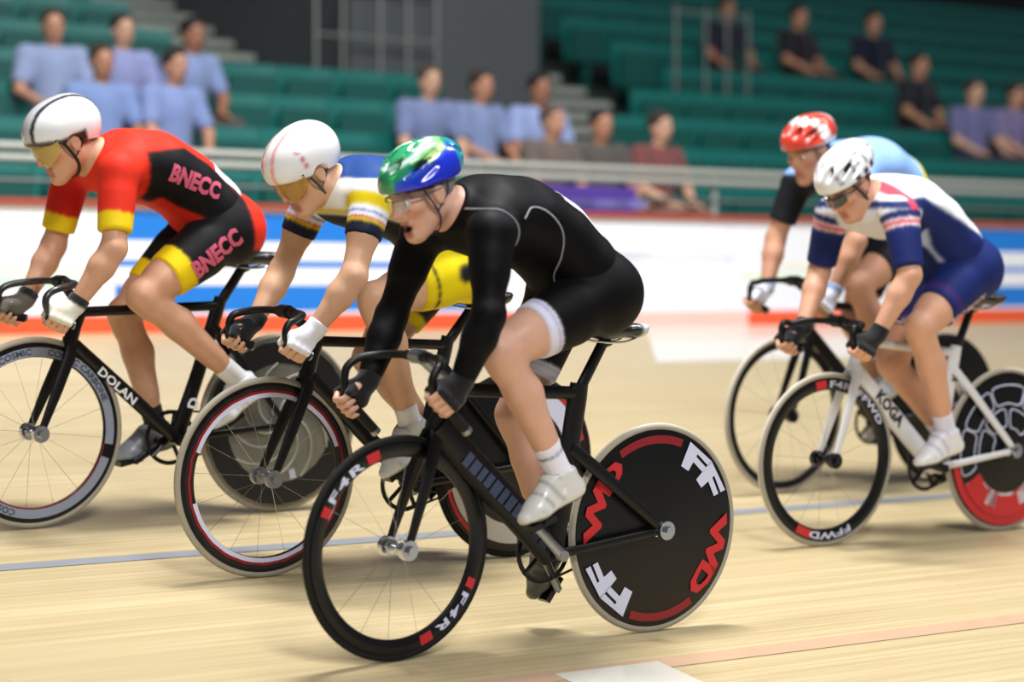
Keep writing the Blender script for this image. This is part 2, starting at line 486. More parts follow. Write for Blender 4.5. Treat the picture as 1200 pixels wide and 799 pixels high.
board(9.55, 11.2, 'print', 'white board with a faint green print behind the white handlebar gloves')
board(13.6, 17.5, 'white', 'plain white board past the blue one at the far right end')
board(11.2, 13.6, 'blue', 'blue board with two white stripes behind the navy shorts of the rider in white helmet')
for o in list(C.objects):
    if str(o.get('label', '')).startswith('pale board with pastel'): tag(o, 'pale board with pastel bands beyond the front wheel of the leading bicycle')

# ------------------------------------------------------------------ the stand
def row_n(k): return 13.5 + .8 * k
def row_z(k): return 2.18 + .31 * k                # top of the seat backs
CONC = mat('dark_concrete', '#39413f', .8, 0, 0, .15, 3)
TEAL = mat('teal_plastic', '#177069', .42, 0, 0, .06, 8); TEAL2 = mat('teal_seat_pan', '#12564f', .5, 0, 0, .06, 8)
prof = [(11.6, .4)]
for k in range(-2, 11):
    zf = row_z(k) - .80
    prof += [(row_n(k) - .42, zf), (row_n(k) + .38, zf)]
prof += [(24.0, row_z(10) - .8), (24.0, .2), (11.6, .2)]
mb = MB(); V = [(-8, p[0], p[1]) for p in prof] + [(48, p[0], p[1]) for p in prof]; n = len(prof)
mb.add(V, [(i, (i + 1) % n, n + (i + 1) % n, n + i) for i in range(n)] + [tuple(range(n))[::-1], tuple(range(n, 2 * n))])
o = mb.build('terrace', CONC, None, False); o.matrix_world = ROW; tag(o, kind='structure')
mb = MB(); mb.box((-12, 24, 0), (60, 24.2, 11))
o = mb.build('wall_rear', mat('dark_rear_wall', '#1a2224', .8, 0, 0, .1, 2), None, False); o.matrix_world = ROW; tag(o, kind='structure')

# seat: shell back, tipped pan
def seat_parts():
    b = MB(); n = 6
    V = []; Fc = []
    for j in range(6):
        z = -.42 + .42 * j / 5; 
        for i in range(n + 1):
            x = -.247 + .494 * i / n
            y = .02 * math.cos((i / n - .5) * 2) + .05 * (j / 5)
            V += [(x, y, z), (x, y + .025, z)]
    for j in range(5):
        for i in range(n):
            a = (j * (n + 1) + i) * 2; c = a + 2 * (n + 1)
            Fc += [(a, a + 2, c + 2, c), (a + 1, c + 1, c + 3, a + 3)]
    for i in range(n):
        t = (5 * (n + 1) + i) * 2; Fc.append((t, t + 2, t + 3, t + 1)); q = i * 2; Fc.append((q, q + 1, q + 3, q + 2))
    for j in range(5):
        for i in (0, n):
            a = (j * (n + 1) + i) * 2; c = a + 2 * (n + 1)
            Fc.append((a, c, c + 1, a + 1) if i == 0 else (a, a + 1, c + 1, c))
    b.add(V, Fc)
    p = MB(); p.box((-.21, -.07, -.44), (.21, -.03, -.10)); p.box((-.03, -.03, -.80), (.03, .06, -.36))
    return b, p
sb, sp = seat_parts()
seat0 = sb.build('stadium_seat', TEAL); pan0 = sp.build('seat_pan', TEAL2, seat0, True)
pd_ = MB(); pd_.box((-.21, -.44, -.40), (.21, -.02, -.36)); pd_.box((-.03, -.03, -.80), (.03, .06, -.36))
pan_down = pd_.build('seat_pan', TEAL2, None, True)
ROWNAME = ['lowest row behind the handrail', 'second row up', 'third row up', 'fourth row up', 'fifth row up', 'sixth row up', 'seventh row up', 'eighth row up', 'ninth row up', 'tenth row up']
TAKEN = {(1, 6.0), (1, 6.5), (1, 7.0), (0, 6.0), (0, 6.5), (0, 8.5), (0, 9.0), (0, 9.5), (-1, 9.0), (-1, 9.5), (-1, 10.0), (4, 14.0), (4, 15.0), (4, 16.0), (2, 15.0), (1, 15.0), (1, 15.5)}
def xrange(k):                                     # stretch of the row that the lens takes in
    n_ = row_n(k); return -n_ / .955 * .2335 * math.cos(A) + n_ / .955 * math.sin(A) - 1.2, n_ / .689 * .2335 * math.cos(A) + n_ / .689 * math.sin(A) + 1.2
def gap(k, x):
    if k >= 3 and 7.75 < x < 12.55: return True     # stair, tunnel block, stair
    if k in (0, 1, 2) and 9.75 < x < 10.75: return True
    if k == 2 and 10.7 < x < 11.6: return True
    return False
first = True; seats = 0; rowseats = []
for k in range(-1, 9):
    x0, x1 = xrange(k); x = math.floor(x0 / .5) * .5
    while x < x1:
        if not gap(k, x) and seats < 298:
            used = (k, x) in TAKEN
            if first: o = seat0; first = False
            else: o = seat0.copy(); C.objects.link(o)
            p = (pan_down if used else pan0).copy(); C.objects.link(p); p.parent = o
            o.matrix_world = ROW @ Matrix.Translation((x, row_n(k), row_z(k))); seats += 1
            part = 'left' if x < 9.6 else 'right'
            rowseats.append((k, x, part, used, o))
            lab = ('teal seat under a spectator, ' if used else 'empty folded teal seat, ') + ROWNAME[k + 1] + ', ' + part + ' of the stairs'
            tag(o, lab, 'seat', 'teal seats, ' + ROWNAME[k + 1] + ', ' + part + (', taken' if used else ''))
        x += .5
ORD = ['', 'second ', 'third ', 'fourth ', 'fifth ', 'sixth ', 'seventh ', 'eighth ', 'ninth ', 'tenth ', 'eleventh ', 'twelfth ', 'thirteenth ', 'fourteenth ', 'fifteenth ', 'sixteenth ', 'seventeenth ', 'eighteenth ', 'nineteenth ', 'twentieth ', 'last ']
for k in range(-1, 9):
    for part in ('left', 'right'):
        line = sorted([q for q in rowseats if q[0] == k and q[2] == part], key=lambda q: abs(q[1] - 9.6))
        for i, (_, x, _, used, o) in enumerate(line):
            o['label'] = ('teal seat under a spectator, ' if used else 'empty folded teal seat, ') + ROWNAME[k + 1].replace('row up', 'row') + ', ' + (ORD[min(i, 20)] or 'first ') + part + ' of the stairs'
bpy.data.objects.remove(pan0); bpy.data.objects.remove(pan_down)

# tunnel block with steps at its sides
mb = MB(); mb.box((9.15, 15.55, 2.2), (11.05, 20.5, 6.0))
o = mb.build('wall_tunnel', mat('grey_tunnel_wall', '#4f5456', .8, 0, 0, .08, 3), None, False); o.matrix_world = ROW; tag(o, kind='structure')
NOSE = mat('pale_step_edge', '#a9b0a6', .6); STEPM = mat('step_concrete', '#3c3f3d', .8, 0, 0, .1, 4)
def stairs(x0, x1, k0, k1, label):
    e = empty('staircase', ROW @ Matrix.Translation(((x0 + x1) / 2, row_n(k0) - .4, row_z(k0) - .8)), label, 'stairs')
    wdt = (x1 - x0) / 2; i = 0
    for k in range(k0, k1):
        for s in (0, 1):
            zb = .31 * (k - k0) + .155 * s + .16; y = .8 * (k - k0) + .4 * s
            mb = MB(); mb.box((-wdt, y, zb - .3), (wdt, y + .42, zb)); st = mb.build('step', STEPM, e, False)
            mb = MB(); mb.box((-wdt, y - .012, zb - .055), (wdt, y + .05, zb + .006)); mb.build('step_edge', NOSE, st, False)
    return e
stairs(7.85, 9.1, 3, 8, 'dim concrete stairs with pale edges left of the grey tunnel block')
stairs(11.1, 12.4, 2, 8, 'concrete stairs with pale edges right of the grey tunnel block')
stairs(9.82, 10.68, 0, 3, 'short concrete stairs with pale edges running down to the handrail')
POLE = mat('pale_pole', '#8d938f', .4, .4)
def rail(x0, x1, n_, zb, zt, posts, label, bars):
    e = empty('guard_rail', ROW @ Matrix.Translation(((x0 + x1) / 2, n_, zb)), label, 'railing')
    for q in posts:
        mb = MB(); mb.tube([(q - (x0 + x1) / 2, 0, 0), (q - (x0 + x1) / 2, 0, zt - zb)], .012, 8); mb.build('post', POLE, e)
    for z in bars:
        mb = MB(); mb.tube([(x0 - (x0 + x1) / 2, 0, z - zb), (x1 - (x0 + x1) / 2, 0, z - zb)], .014, 8); mb.build('bar', POLE, e)
rail(8.75, 9.9, 15.4, 2.35, 3.6, (8.75, 9.0, 9.35, 9.62, 9.9), 'thin pale railing on the left of the grey tunnel block', (3.55, 3.1))
rail(12.4, 13.3, 15.4, 2.35, 3.6, (12.45, 12.8, 13.05, 13.3), 'thin pale railing of upright poles beside the right-hand stairs', (3.55,))
# double handrail behind the boards
e = empty('handrail', ROW @ Matrix.Translation((10, 11.9, 1.4)), 'long pale double handrail running behind the printed boards', 'railing')
RAILM = mat('pale_handrail', '#b9bdb4', .4, .1)
for z in (1.885, 1.815):
    mb = MB(); mb.tube([(-9, 0, z - 1.4), (22, 0, z - 1.4)], .026, 12); mb.build('bar', RAILM, e)
mb = MB(); mb.tube([(-9, 0.02, 1.69 - 1.4), (22, .02, 1.69 - 1.4)], .014, 8); mb.build('bar', mat('dim_handrail', '#6f7975', .5), e)
for q in range(-8, 22, 2):
    mb = MB(); mb.tube([(q, .03, -.9), (q, .03, .5)], .02, 8); mb.build('post', RAILM, e)
# banner on the rail
e = MB(); e.box((8.15, 11.80, 1.58), (9.2, 11.82, 1.76))
o = e.build('banner', mat('purple_banner', '#5a3fa0', .6, 0, 0, .12, 6), None, False); o.matrix_world = ROW
tag(o, 'purple banner hung low behind the white board, past the black-clad back', 'banner')
q = MB()
for i in range(6): q.box((8.3 + i * .14, 11.792, 1.62), (8.58 + i * .14, 11.80, 1.67))
b_ = q.build('printed_band', mat('banner_print', '#8f86cf', .6), o, False)

# ================================================================== BICYCLES
WR = .335
def wheel_text(s, cx, cz, y, r, size, a0, m, name, parent, bold=.02, adv=1.0, squeeze=1.0):
    """lettering bent round a wheel, read from the rider's left side, tops outwards"""
    V, Fc = text_mesh(s, bold, 0, adv)
    P = []
    for (x, h) in V:
        a = a0 + x * size * squeeze / (r + size * .5); q = r + h * size
        P.append((cx + q * math.cos(a), y, cz + q * math.sin(a)))
    return new_mesh(name, P, Fc, m, parent, False)
def arc_patch(cx, cz, y, r0, r1, a0, a1, m, name, parent, n=24):
    V = []; Fc = []
    for i in range(n + 1):
        a = a0 + (a1 - a0) * i / n
        V += [(cx + r0 * math.cos(a), y, cz + r0 * math.sin(a)), (cx + r1 * math.cos(a), y, cz + r1 * math.sin(a))]
    for i in range(n): Fc.append((2 * i, 2 * i + 1, 2 * i + 3, 2 * i + 2))
    return new_mesh(name, V, Fc, m, parent, False)
RAD = math.radians
def hub(cx, cz, w, m, parent, r=.017):
    mb = MB(); mb.lathe([(0, -w), (.007, -w), (.007, -w + .012), (r * .6, -w + .014), (r * .6, -.03), (r * 1.3, -.028), (r * 1.3, -.022), (r * .55, -.02),
                         (r * .55, .02), (r * 1.3, .022), (r * 1.3, .028), (r * .6, .03), (r * .6, w - .014), (.012, w - .012), (.012, w), (0, w)], (cx, 0, cz), 20)
    mb.tube([(cx, w - .01, cz), (cx, w + .012, cz)], .030, 24); mb.tube([(cx, -w + .01, cz), (cx, -w - .012, cz)], .030, 24)
    mb.tube([(cx, w + .010, cz), (cx, w + .026, cz)], .0145, 6); mb.tube([(cx, -w - .010, cz), (cx, -w - .026, cz)], .0145, 6)
    return mb.build('hub', m, parent)
def tyre_prof(R=.3235, r=.0115, n=14):
    return [(R + r * math.cos(2 * math.pi * i / n), r * math.sin(2 * math.pi * i / n)) for i in range(n)]
def tread(ty, cx, cz):
    mb = MB(); mb.lathe(tyre_prof(.3295, .0062, 10), (cx, 0, cz), 120); mb.build('tread', CREAM, ty)
def front_wheel(e, cx, spec, steer):
    cz = WR; d = spec.get('depth', .05)
    mb = MB(); mb.lathe([(.314, -.0105), (.316, 0), (.314, .0105), (.314 - d * .35, .0125), (.314 - d * .8, .009), (.314 - d, .0035), (.314 - d, -.0035), (.314 - d * .8, -.009), (.314 - d * .35, -.0125)], (cx, 0, cz), 120)
    wh = mb.build('front_wheel', spec.get('rim', CARBON), e)
    mb = MB(); mb.lathe(tyre_prof(), (cx, 0, cz), 120); ty = mb.build('tyre', spec['tyre'] if spec['tyre'] is not CREAM else TAN, wh)
    if spec['tyre'] is CREAM: tread(ty, cx, cz)
    hub(cx, cz, .05, spec.get('hub', ALU), wh)
    mb = MB(); n = spec.get('spokes', 16)
    for i in range(n):
        a = 2 * math.pi * i / n + .1; s = 1 if i % 2 else -1
        mb.tube([(cx + .02 * math.cos(a), .024 * s, cz + .02 * math.sin(a)), (cx + (.316 - d) * math.cos(a), 0, cz + (.316 - d) * math.sin(a))], .0007, 5)
    tag(mb.build('spokes', spec.get('spoke', STEEL), wh), kind='stuff')
    for fn in spec.get('decals', []): fn(wh, cx, cz)
    if steer:
        R = Matrix.Translation((cx, 0, 0)) @ Matrix.Rotation(steer, 4, 'Z') @ Matrix.Translation((-cx, 0, 0))
        wh.matrix_local = R
    return wh
def rear_wheel(e, spec):
    cz = WR
    mb = MB(); mb.lathe([(.314, -.0105), (.316, 0), (.314, .0105), (.29, .0135), (.2, .018), (.05, .026), (.018, .027), (.018, -.027), (.05, -.026), (.2, -.018), (.29, -.0135)], (0, 0, cz), 120)
    wh = mb.build('rear_wheel', spec.get('disc', CARBON), e)
    mb = MB(); mb.lathe(tyre_prof(), (0, 0, cz), 120); ty = mb.build('tyre', spec['tyre'] if spec['tyre'] is not CREAM else TAN, wh)
    if spec['tyre'] is CREAM: tread(ty, 0, cz)
    hub(0, cz, .062, spec.get('hub', STEEL), wh, .02)
    mb = MB(); mb.lathe([(.012, -.048), (.031, -.048), (.031, -.044), (.012, -.044)], (0, 0, cz), 30); mb.build('sprocket', DARKSTEEL, wh)
    for fn in spec.get('decals', []): fn(wh, 0, cz)
    return wh
def disc_y(r): return np.interp(r, [.05, .2, .29, .314], [.026, .018, .0135, .0105]) + .0012

def tube_text(s, a, b, y, size, m, parent, bold=.02, spacing=1.0, name='lettering', sx=1.0):
    """lettering along a frame tube from a to b (x,z), on the rider's left side"""
    V, Fc = text_mesh(s, bold, 0, spacing)
    d = Vector((b[0] - a[0], b[1] - a[1])).normalized(); u = Vector((d.y, -d.x))   # up of letters seen from the left
    if u.y < 0: u = -u
    P = [(a[0] + d.x * x * size * sx + u.x * (h - .5) * size, y, a[1] + d.y * x * size * sx + u.y * (h - .5) * size) for (x, h) in V]
    return new_mesh(name, P, Fc, m, parent, False)

def bike(i, sp):
    e = empty('track_bicycle', bike_matrix(i), sp['label'], 'bicycle')
    wb = BIKES[i][4]; steer = BIKES[i][5]
    bb = sp['bb']; sc = sp['seatcl']; st = sp['saddle']; ht = sp.get('htop', (.805, .80)); hb = sp.get('hbot', (.838, .70)); cl = sp['clamp']
    fm = sp['frame']
    P = lambda q, y=0: (q[0], y, q[1])
    lerp = lambda a, b, t: (a[0] + (b[0] - a[0]) * t, a[1] + (b[1] - a[1]) * t)
    mb = MB(); dw = sp.get('down', (.021, .036))
    mb.sweep([P(lerp(bb, hb, .0)), P(lerp(bb, hb, .5)), P(lerp(bb, hb, 1.0))], [(dw[0], dw[1] * .95), dw, (dw[0], dw[1] * .85)])
    tt = sp.get('top', (.016, .018)); mb.sweep([P(lerp(sc, ht, 0)), P(lerp(sc, ht, 1))], tt)
    sd = sp.get('seat', (.016, .028)); mid = lerp(bb, sc, .5)
    mb.sweep([P(bb), P((mid[0] - .004, mid[1])), P(lerp(bb, sc, .97)), P(lerp(bb, sc, 1.06))], [(sd[0], sd[1] * 1.15), sd, sd, (sd[0] * 1.05, sd[1] * .9)])
    mb.sweep([P(lerp(hb, ht, -.12)), P(lerp(hb, ht, .5)), P(lerp(hb, ht, 1.1))], [(.021, .028), (.019, .024), (.021, .026)])
    ss = sp.get('stay', (.008, .014)); j = lerp(bb, sc, sp.get('stayat', .86))
    for s in (-1, 1):
        mb.sweep([P(j, .012 * s), P(lerp(j, (0, WR), .25), .03 * s), P(lerp(j, (0, WR), .9), .055 * s), P((.0, WR), .058 * s)], [ss, ss, (ss[0], ss[1] * .8), (.005, .012)])
        mb.sweep([P(bb, .022 * s), P(lerp(bb, (0, WR), .3), .038 * s), P((.0, WR), .058 * s), P((-.03, WR), .058 * s)], [(.010, .016), (.009, .014), (.006, .012), (.004, .010)])
    mb.tube([(bb[0], -.036, bb[1]), (bb[0], .036, bb[1])], .024, 20)
    fr = mb.build('frame', fm, e)
    for fn in sp.get('framedecals', []): fn(fr)
    # fork with two blades and a crown
    fk = sp.get('fork', CARBON2); mb = MB()
    crown = (hb[0] + .006, hb[1] - .018)
    mb.sweep([P((hb[0], hb[1] + .01)), P(crown)], (.026, .026))
    for s in (-1, 1):
        mb.sweep([P(crown, .016 * s), P((crown[0] + .008, crown[1] - .03), .030 * s), P(lerp(crown, (wb - .006, WR), .5), .042 * s), P((wb, WR - .004), .05 * s)], [(.010, .024), (.008, .024), (.007, .021), (.005, .013)])
    fo = mb.build('fork', fk, e)
    for fn in sp.get('forkdecals', []): fn(fo, crown, wb)
    if steer: fo.matrix_local = Matrix.Translation((wb, 0, 0)) @ Matrix.Rotation(steer, 4, 'Z') @ Matrix.Translation((-wb, 0, 0))
    # stem, bars
    mb = MB(); top = lerp(hb, ht, 1.16)
    mb.tube([P(top), P(lerp(top, cl, .25)), P(lerp(top, cl, .8)), P(cl)], [.019, .017, .015, .018], 14)
    mb.tube([P((top[0], top[1] - .03)), P((top[0] - .004, top[1] + .022))], .02, 14)
    mb.tube([(cl[0], -.026, cl[1]), (cl[0], .026, cl[1])], .0225, 16)
    mb.build('stem', sp.get('stem', CARBON2), e)
    mb = MB(); pts = []
    h = sp['hook']; hd = sp['hand']                   # hook front (x,z); where the hands hold (x,z)
    right = sp.get('hook_r', h), sp.get('hand_r', hd)
    def side(s):
        hk, ha = (h, hd) if s > 0 else right
        dx, dz = sp.get('barend', (-.10, -.075))
        return [(cl[0], .05 * s, cl[1]), (cl[0] + .004, .12 * s, cl[1] - .002), (cl[0] + .03, .165 * s, cl[1] - .006), (lerp(cl, hk, .65)[0], .192 * s, cl[1] - .016),
                (hk[0] - .012, .198 * s, hk[1] + .028), (hk[0], .2 * s, hk[1]), (lerp(hk, ha, .6)[0] + .012, .2 * s, lerp(hk, ha, .6)[1]), (ha[0], .2 * s, ha[1]), (ha[0] + dx, .2 * s, ha[1] + dz)]
    mb.tube([(cl[0], -.06, cl[1]), (cl[0], .06, cl[1])], .0155, 14)
    bars = {}
    for s in (1, -1):
        pp = spline(side(s), 6); mb.tube(pp, .0125, 12); bars[s] = pp
    hb_ = mb.build('handlebar', sp.get('bar', CARBON2), e)
    for s in (1, -1):
        mb = MB(); pp = bars[s][-13:]; mb.tube(pp, .0155, 12); mb.build('grip_tape', sp.get('tape', RUBBER), hb_)
    for s in (1, -1):
        mb = MB(); mb.tube([bars[s][-1] + (bars[s][-2] - bars[s][-1]) * .2, bars[s][-1] + (bars[s][-1] - bars[s][-2]) * .5], .0162, 12); mb.build('bar_plug', ALU, hb_)
    # seat post and saddle
    mb = MB(); mb.sweep([P(lerp(bb, sc, 1.0)), P((st[0] + .02, st[1] - .06)), P((st[0], st[1] - .045))], [(.012, .020), (.012, .019), (.018, .024)])
    mb.build('seat_post', sp.get('post', CARBON2), e)
    ops = []
    sx, sz = st
    ops += [('add', cone((sx - .10, 0, sz - .012), (sx + .02, 0, sz - .018), .030, .022, 2.1), 0), ('add', cone((sx, 0, sz - .018), (sx + .16, 0, sz - .026), .022, .014, 1.35), .03),
            ('add', cone((sx - .125, 0, sz + .004), (sx - .09, 0, sz - .008), .018, .026, 2.6), .02), ('int', half((sx, 0, sz + .012), (-.05, 0, 1)), .012)]
    sa, _, _ = body_obj('saddle', ops, .006, LEATHER, e, sp.get('saddlecol', lambda V: np.tile(np.array(lin('#17171a')), (len(V), 1))))
    mb = MB()
    for s in (-1, 1):
        mb.tube(spline([(sx - .10, .035 * s, sz - .035), (sx - .05, .024 * s, sz - .052), (sx + .03, .022 * s, sz - .052), (sx + .12, .012 * s, sz - .04)], 4), .0038, 8)
    mb.build('saddle_rail', STEEL, sa)
    # chainring, cranks, pedals, chain
    mb = MB(); R = .098; yr = -.046
    mb.lathe([(R - .012, yr - .002), (R + .002, yr - .002), (R + .002, yr + .002), (R - .012, yr + .002)], (bb[0], 0, bb[1]), 48)
    for k in range(5):
        a = 2 * math.pi * k / 5 + .5; mb.tube([(bb[0], yr, bb[1]), (bb[0] + R * math.cos(a), yr, bb[1] + R * math.sin(a))], .008, 8)
    mb.build('chainring', sp.get('ring', CARBON2), e)
    mb = MB(); ang = lambda q: math.atan2(q[1] - bb[1], q[0] - bb[0])
    tz = math.sqrt(bb[0] ** 2 + (bb[1] - WR) ** 2)
    dirx = Vector((-bb[0] / tz, (WR - bb[1]) / tz)); nx = Vector((-dirx.y, dirx.x))
    up_ = nx if nx.y > 0 else -nx
    for s in (1, -1):
        p0 = Vector(bb) + up_ * s * R; p1 = Vector((0, WR)) + up_ * s * .031
        mb.tube([(p0.x, yr, p0.y), (p1.x, yr, p1.y)], .0042, 6)
    for c, r, a_off in ((Vector(bb), R, 0), (Vector((0, WR)), .031, math.pi)):
        base = math.atan2(-dirx.y, -dirx.x) + a_off
        pp = [(c.x + r * math.cos(base + t), yr, c.y + r * math.sin(base + t)) for t in np.linspace(-math.pi / 2, math.pi / 2, 14)]
        mb.tube(pp, .0042, 6)
    mb.build('chain', DARKSTEEL, e)
    for s, key in ((1, 'pedL'), (-1, 'pedR')):
        q = sp[key]; y0 = .055 * s; y1 = .068 * s
        mb = MB(); mb.sweep([(bb[0], y0, bb[1]), ((bb[0] + q[0]) / 2, (y0 + y1) / 2, (bb[1] + q[1]) / 2), (q[0], y1, q[1])], [(.010, .018), (.008, .014), (.008, .013)])
        mb.tube([(bb[0], .03 * s, bb[1]), (bb[0], y0 + .012 * s, bb[1])], .017, 16)
        cr = mb.build('crank', sp.get('crank', CARBON2), e)
        d = Vector(sp['footdir'][key]); u = Vector((-d.y, d.x))
        mb = MB(); yc = .12 * s
        V = []
        for (a, b, c) in [(-.045, -.03, -.011), (.045, -.03, -.011), (.045, .03, -.011), (-.045, .03, -.011), (-.045, -.03, .008), (.045, -.03, .008), (.045, .03, .008), (-.045, .03, .008)]:
            V.append((q[0] + d.x * a + u.x * c, yc + b, q[1] + d.y * a + u.y * c))
        mb.add(V, [(0, 3, 2, 1), (4, 5, 6, 7), (0, 1, 5, 4), (1, 2, 6, 5), (2, 3, 7, 6), (3, 0, 4, 7)])
        mb.tube([(q[0], y1, q[1]), (q[0], yc + .036 * s, q[1])], .008, 10)
        mb.build('pedal', DARKSTEEL, cr)
    front_wheel(e, wb, sp['front'], steer); rear_wheel(e, sp['rear'])
    return e, bars

def fd(deg): return (math.cos(RAD(deg)), math.sin(RAD(deg)))
D2 = lambda r0, r1, a0, a1, m, name='printed_arc': (lambda wh, cx, cz: arc_patch(cx, cz, float(disc_y(max(r0, .2))) if cx == 0 else .0136, r0, r1, RAD(a0), RAD(a1), m, name, wh))
WT = lambda s, r, size, a0, m, bold=.02, adv=1.0, sq=1.0: (lambda wh, cx, cz: wheel_text(s, cx, cz, (float(disc_y(r)) + .0012) if cx == 0 else .0142, r, size, RAD(a0), m, 'lettering', wh, bold, adv, sq))

def f4r(start):                                    # red block, white lettering, red block along a deep rim
    return [D2(.278, .308, start, start + 6, RED), WT('F4R', .281, .0245, start + 8.5, LAV, .03, 1.2, 2.5), D2(.278, .308, start + 43, start + 52, RED)]
MATT = mat('matt_black_disc', '#080809', .36, 0, .1, .2, 60, 0, 0, .35)
SMOKE = mat('smoky_grey_disc', '#7b7c74', .35, .1, .3, .3, 14)
def swirls(wh, cx, cz):
    mb = MB()
    for k in range(9):
        pp = []
        for t in np.linspace(0, 1, 14):
            a = 2 * math.pi * k / 9 + t * 1.5; r = .05 + .175 * t
            pp.append((cx + r * math.cos(a), float(disc_y(max(r, .06))) - .001, cz + r * math.sin(a)))
        mb.tube(pp, .0045, 6)
    mb.build('swirl_print', mat('light_swirl', '#a9aba3', .4), wh)
def bubbles(wh, cx, cz):
    mb = MB()
    shapes = [(.10, .17, 40, 80), (.19, .265, 25, 62), (.19, .265, 70, 108), (.09, .165, 95, 140), (.19, .265, 116, 155), (.09, .165, 350, 30), (.19, .265, 340, 378)]
    for r0, r1, a0, a1 in shapes:
        if a1 < a0: a1 += 360
        pp = []
        for (rr, aa) in [(r0, a0), (r0, (a0 + a1) / 2), (r0, a1), ((r0 + r1) / 2, a1 + 3), (r1, a1), (r1, (a0 + a1) / 2), (r1, a0), ((r0 + r1) / 2, a0 - 3), (r0, a0)]:
            pp.append((cx + rr * math.cos(RAD(aa)), float(disc_y(rr)), cz + rr * math.sin(RAD(aa))))
        mb.tube(spline(pp, 4), .0028, 6)
    mb.build('outline_print', LAV, wh)

bikes = {}
def worn_print(fr):                                # lettering on the big down tube, too soft in the photograph to read
    mb = MB(); a = Vector((.748, .598)); b = Vector((.455, .335)); d = (b - a).normalized(); u = Vector((d.y, -d.x)); u = u if u.y > 0 else -u
    rnd = random.Random(3); x = 0.0
    while x < (b - a).length:
        l = rnd.uniform(.022, .036); h0 = rnd.uniform(-.026, -.020); h1 = rnd.uniform(.020, .026)
        q = [a + d * x + u * h0, a + d * (x + l) + u * h0, a + d * (x + l) + u * h1, a + d * x + u * h1]
        mb.add([(v.x, .0315, v.y) for v in q], [(0, 1, 2, 3)]); x += l + .008
    mb.build('soft_print', SLATE, fr, False)
bikes[3] = bike(3, dict(label='black track bicycle with red and white rim letters, under the rider all in black', frame=CARBON2, bb=(.398, .281), seatcl=(.315, .775), saddle=(.205, .985), clamp=(.905, .90),
    htop=(.80, .80), hbot=(.836, .695), down=(.030, .052), seat=(.018, .036), top=(.017, .021), stay=(.011, .022), stayat=.66, hook=(.985, .842), hand=(.950, .785), hook_r=(1.035, .835), hand_r=(1.012, .748), barend=(-.085, -.085),
    pedL=(.535, .402), pedR=(.318, .148), footdir=dict(pedL=fd(-20), pedR=fd(-55)), ring=CARBON, crank=ALU, stem=ALU,
    saddlecol=lambda V: np.where((V[:, 0:1] < .12), np.array(lin('#c9ccd4')), np.array(lin('#17171a'))),
    framedecals=[worn_print],
    front=dict(tyre=RUBBER, depth=.044, decals=f4r(22) + f4r(202), hub=STEEL),
    rear=dict(tyre=CREAM, disc=MATT, decals=[WT('FF', .222, .076, 114, LAV, .05, .95, 2.0), WT('WD', .228, .062, 176, RED, .05, .85, 1.75), WT('FF', .222, .076, 294, LAV, .05, .95, 2.0), WT('WD', .228, .062, 356, RED, .05, .85, 1.75),
                                         D2(.272, .298, 58, 110, DKRED), D2(.272, .298, 238, 290, DKRED)])))
bikes[1] = bike(1, dict(label='black leading track bicycle with slim lettered frame and grey front rim', frame=CARBON, bb=(.425, .292), seatcl=(.262, .775), saddle=(.15, .968), clamp=(.885, .862),
    htop=(.812, .755), hbot=(.845, .655), down=(.019, .026), hook=(1.03, .80), hand=(.985, .735), barend=(-.055, -.012), pedL=(.268, .368), pedR=(.555, .205), footdir=dict(pedL=fd(-32), pedR=fd(-12)),
    bar=mat('white_and_black_bar', '#2a2a2c', .3, 0, .3), framedecals=[lambda fr: tube_text('DOLAN', (.742, .553), (.53, .375), .0205, .030, WHITE, fr, .03, 1.0, 'lettering', 1.25), lambda fr: tube_text('D', (.372, .40), (.35, .50), .018, .04, WHITE, fr, .03)],
    front=dict(tyre=TAN, depth=.05, decals=[D2(.268, .300, -10, 190, mat('grey_blue_rim_print', '#8f97ab', .4)), D2(.268, .300, 200, 345, mat('grey_blue_rim_print', '#8f97ab', .4)), WT('COSMIC CARBONE', .274, .021, 98, mat('dark_slate_print', '#3a4052', .4), .03, 1.0, 1.15), WT('COSMIC', .274, .021, 60, mat('dark_slate_print', '#3a4052', .4), .03, 1.0, 1.15), WT('COSMIC CARBONE', .274, .021, 285, mat('dark_slate_print', '#3a4052', .4), .03, 1.0, 1.15), D2(.262, .267, 190, 300, DKRED)], hub=STEEL),
    rear=dict(tyre=TAN, disc=SMOKE, decals=[D2(.225, .308, 0, 360, BLACKP), swirls, WT('III', .18, .04, 250, LAV, .01, .8)])))
bikes[2] = bike(2, dict(label='black track bicycle with white and dark red front rim, under the rider in yellow shorts', frame=CARBON, bb=(.425, .283), seatcl=(.305, .765), saddle=(.19, .945), clamp=(.94, .885),
    htop=(.82, .785), hbot=(.852, .675), down=(.020, .030), hook=(1.045, .83), hand=(1.01, .775), barend=(-.055, -.02), pedL=(.568, .352), pedR=(.262, .245), footdir=dict(pedL=fd(-36), pedR=fd(-40)),
    front=dict(tyre=TAN, depth=.048, decals=[D2(.296, .306, 0, 360, BLACKP), D2(.284, .294, 0, 360, DKRED), D2(.268, .283, 20, 160, LAV), D2(.268, .283, 200, 345, LAV)], hub=ALU),
    rear=dict(tyre=RUBBER, disc=MATT, decals=[D2(.215, .284, 100, 165, LAV), D2(.287, .302, 100, 165, RED), D2(.215, .284, 268, 345, mat('pale_grey_print', '#cfcdc9', .4)), D2(.287, .302, 300, 345, RED)])))
WFRAME = mat('white_frame', '#dfe0e4', .3, 0, .4)
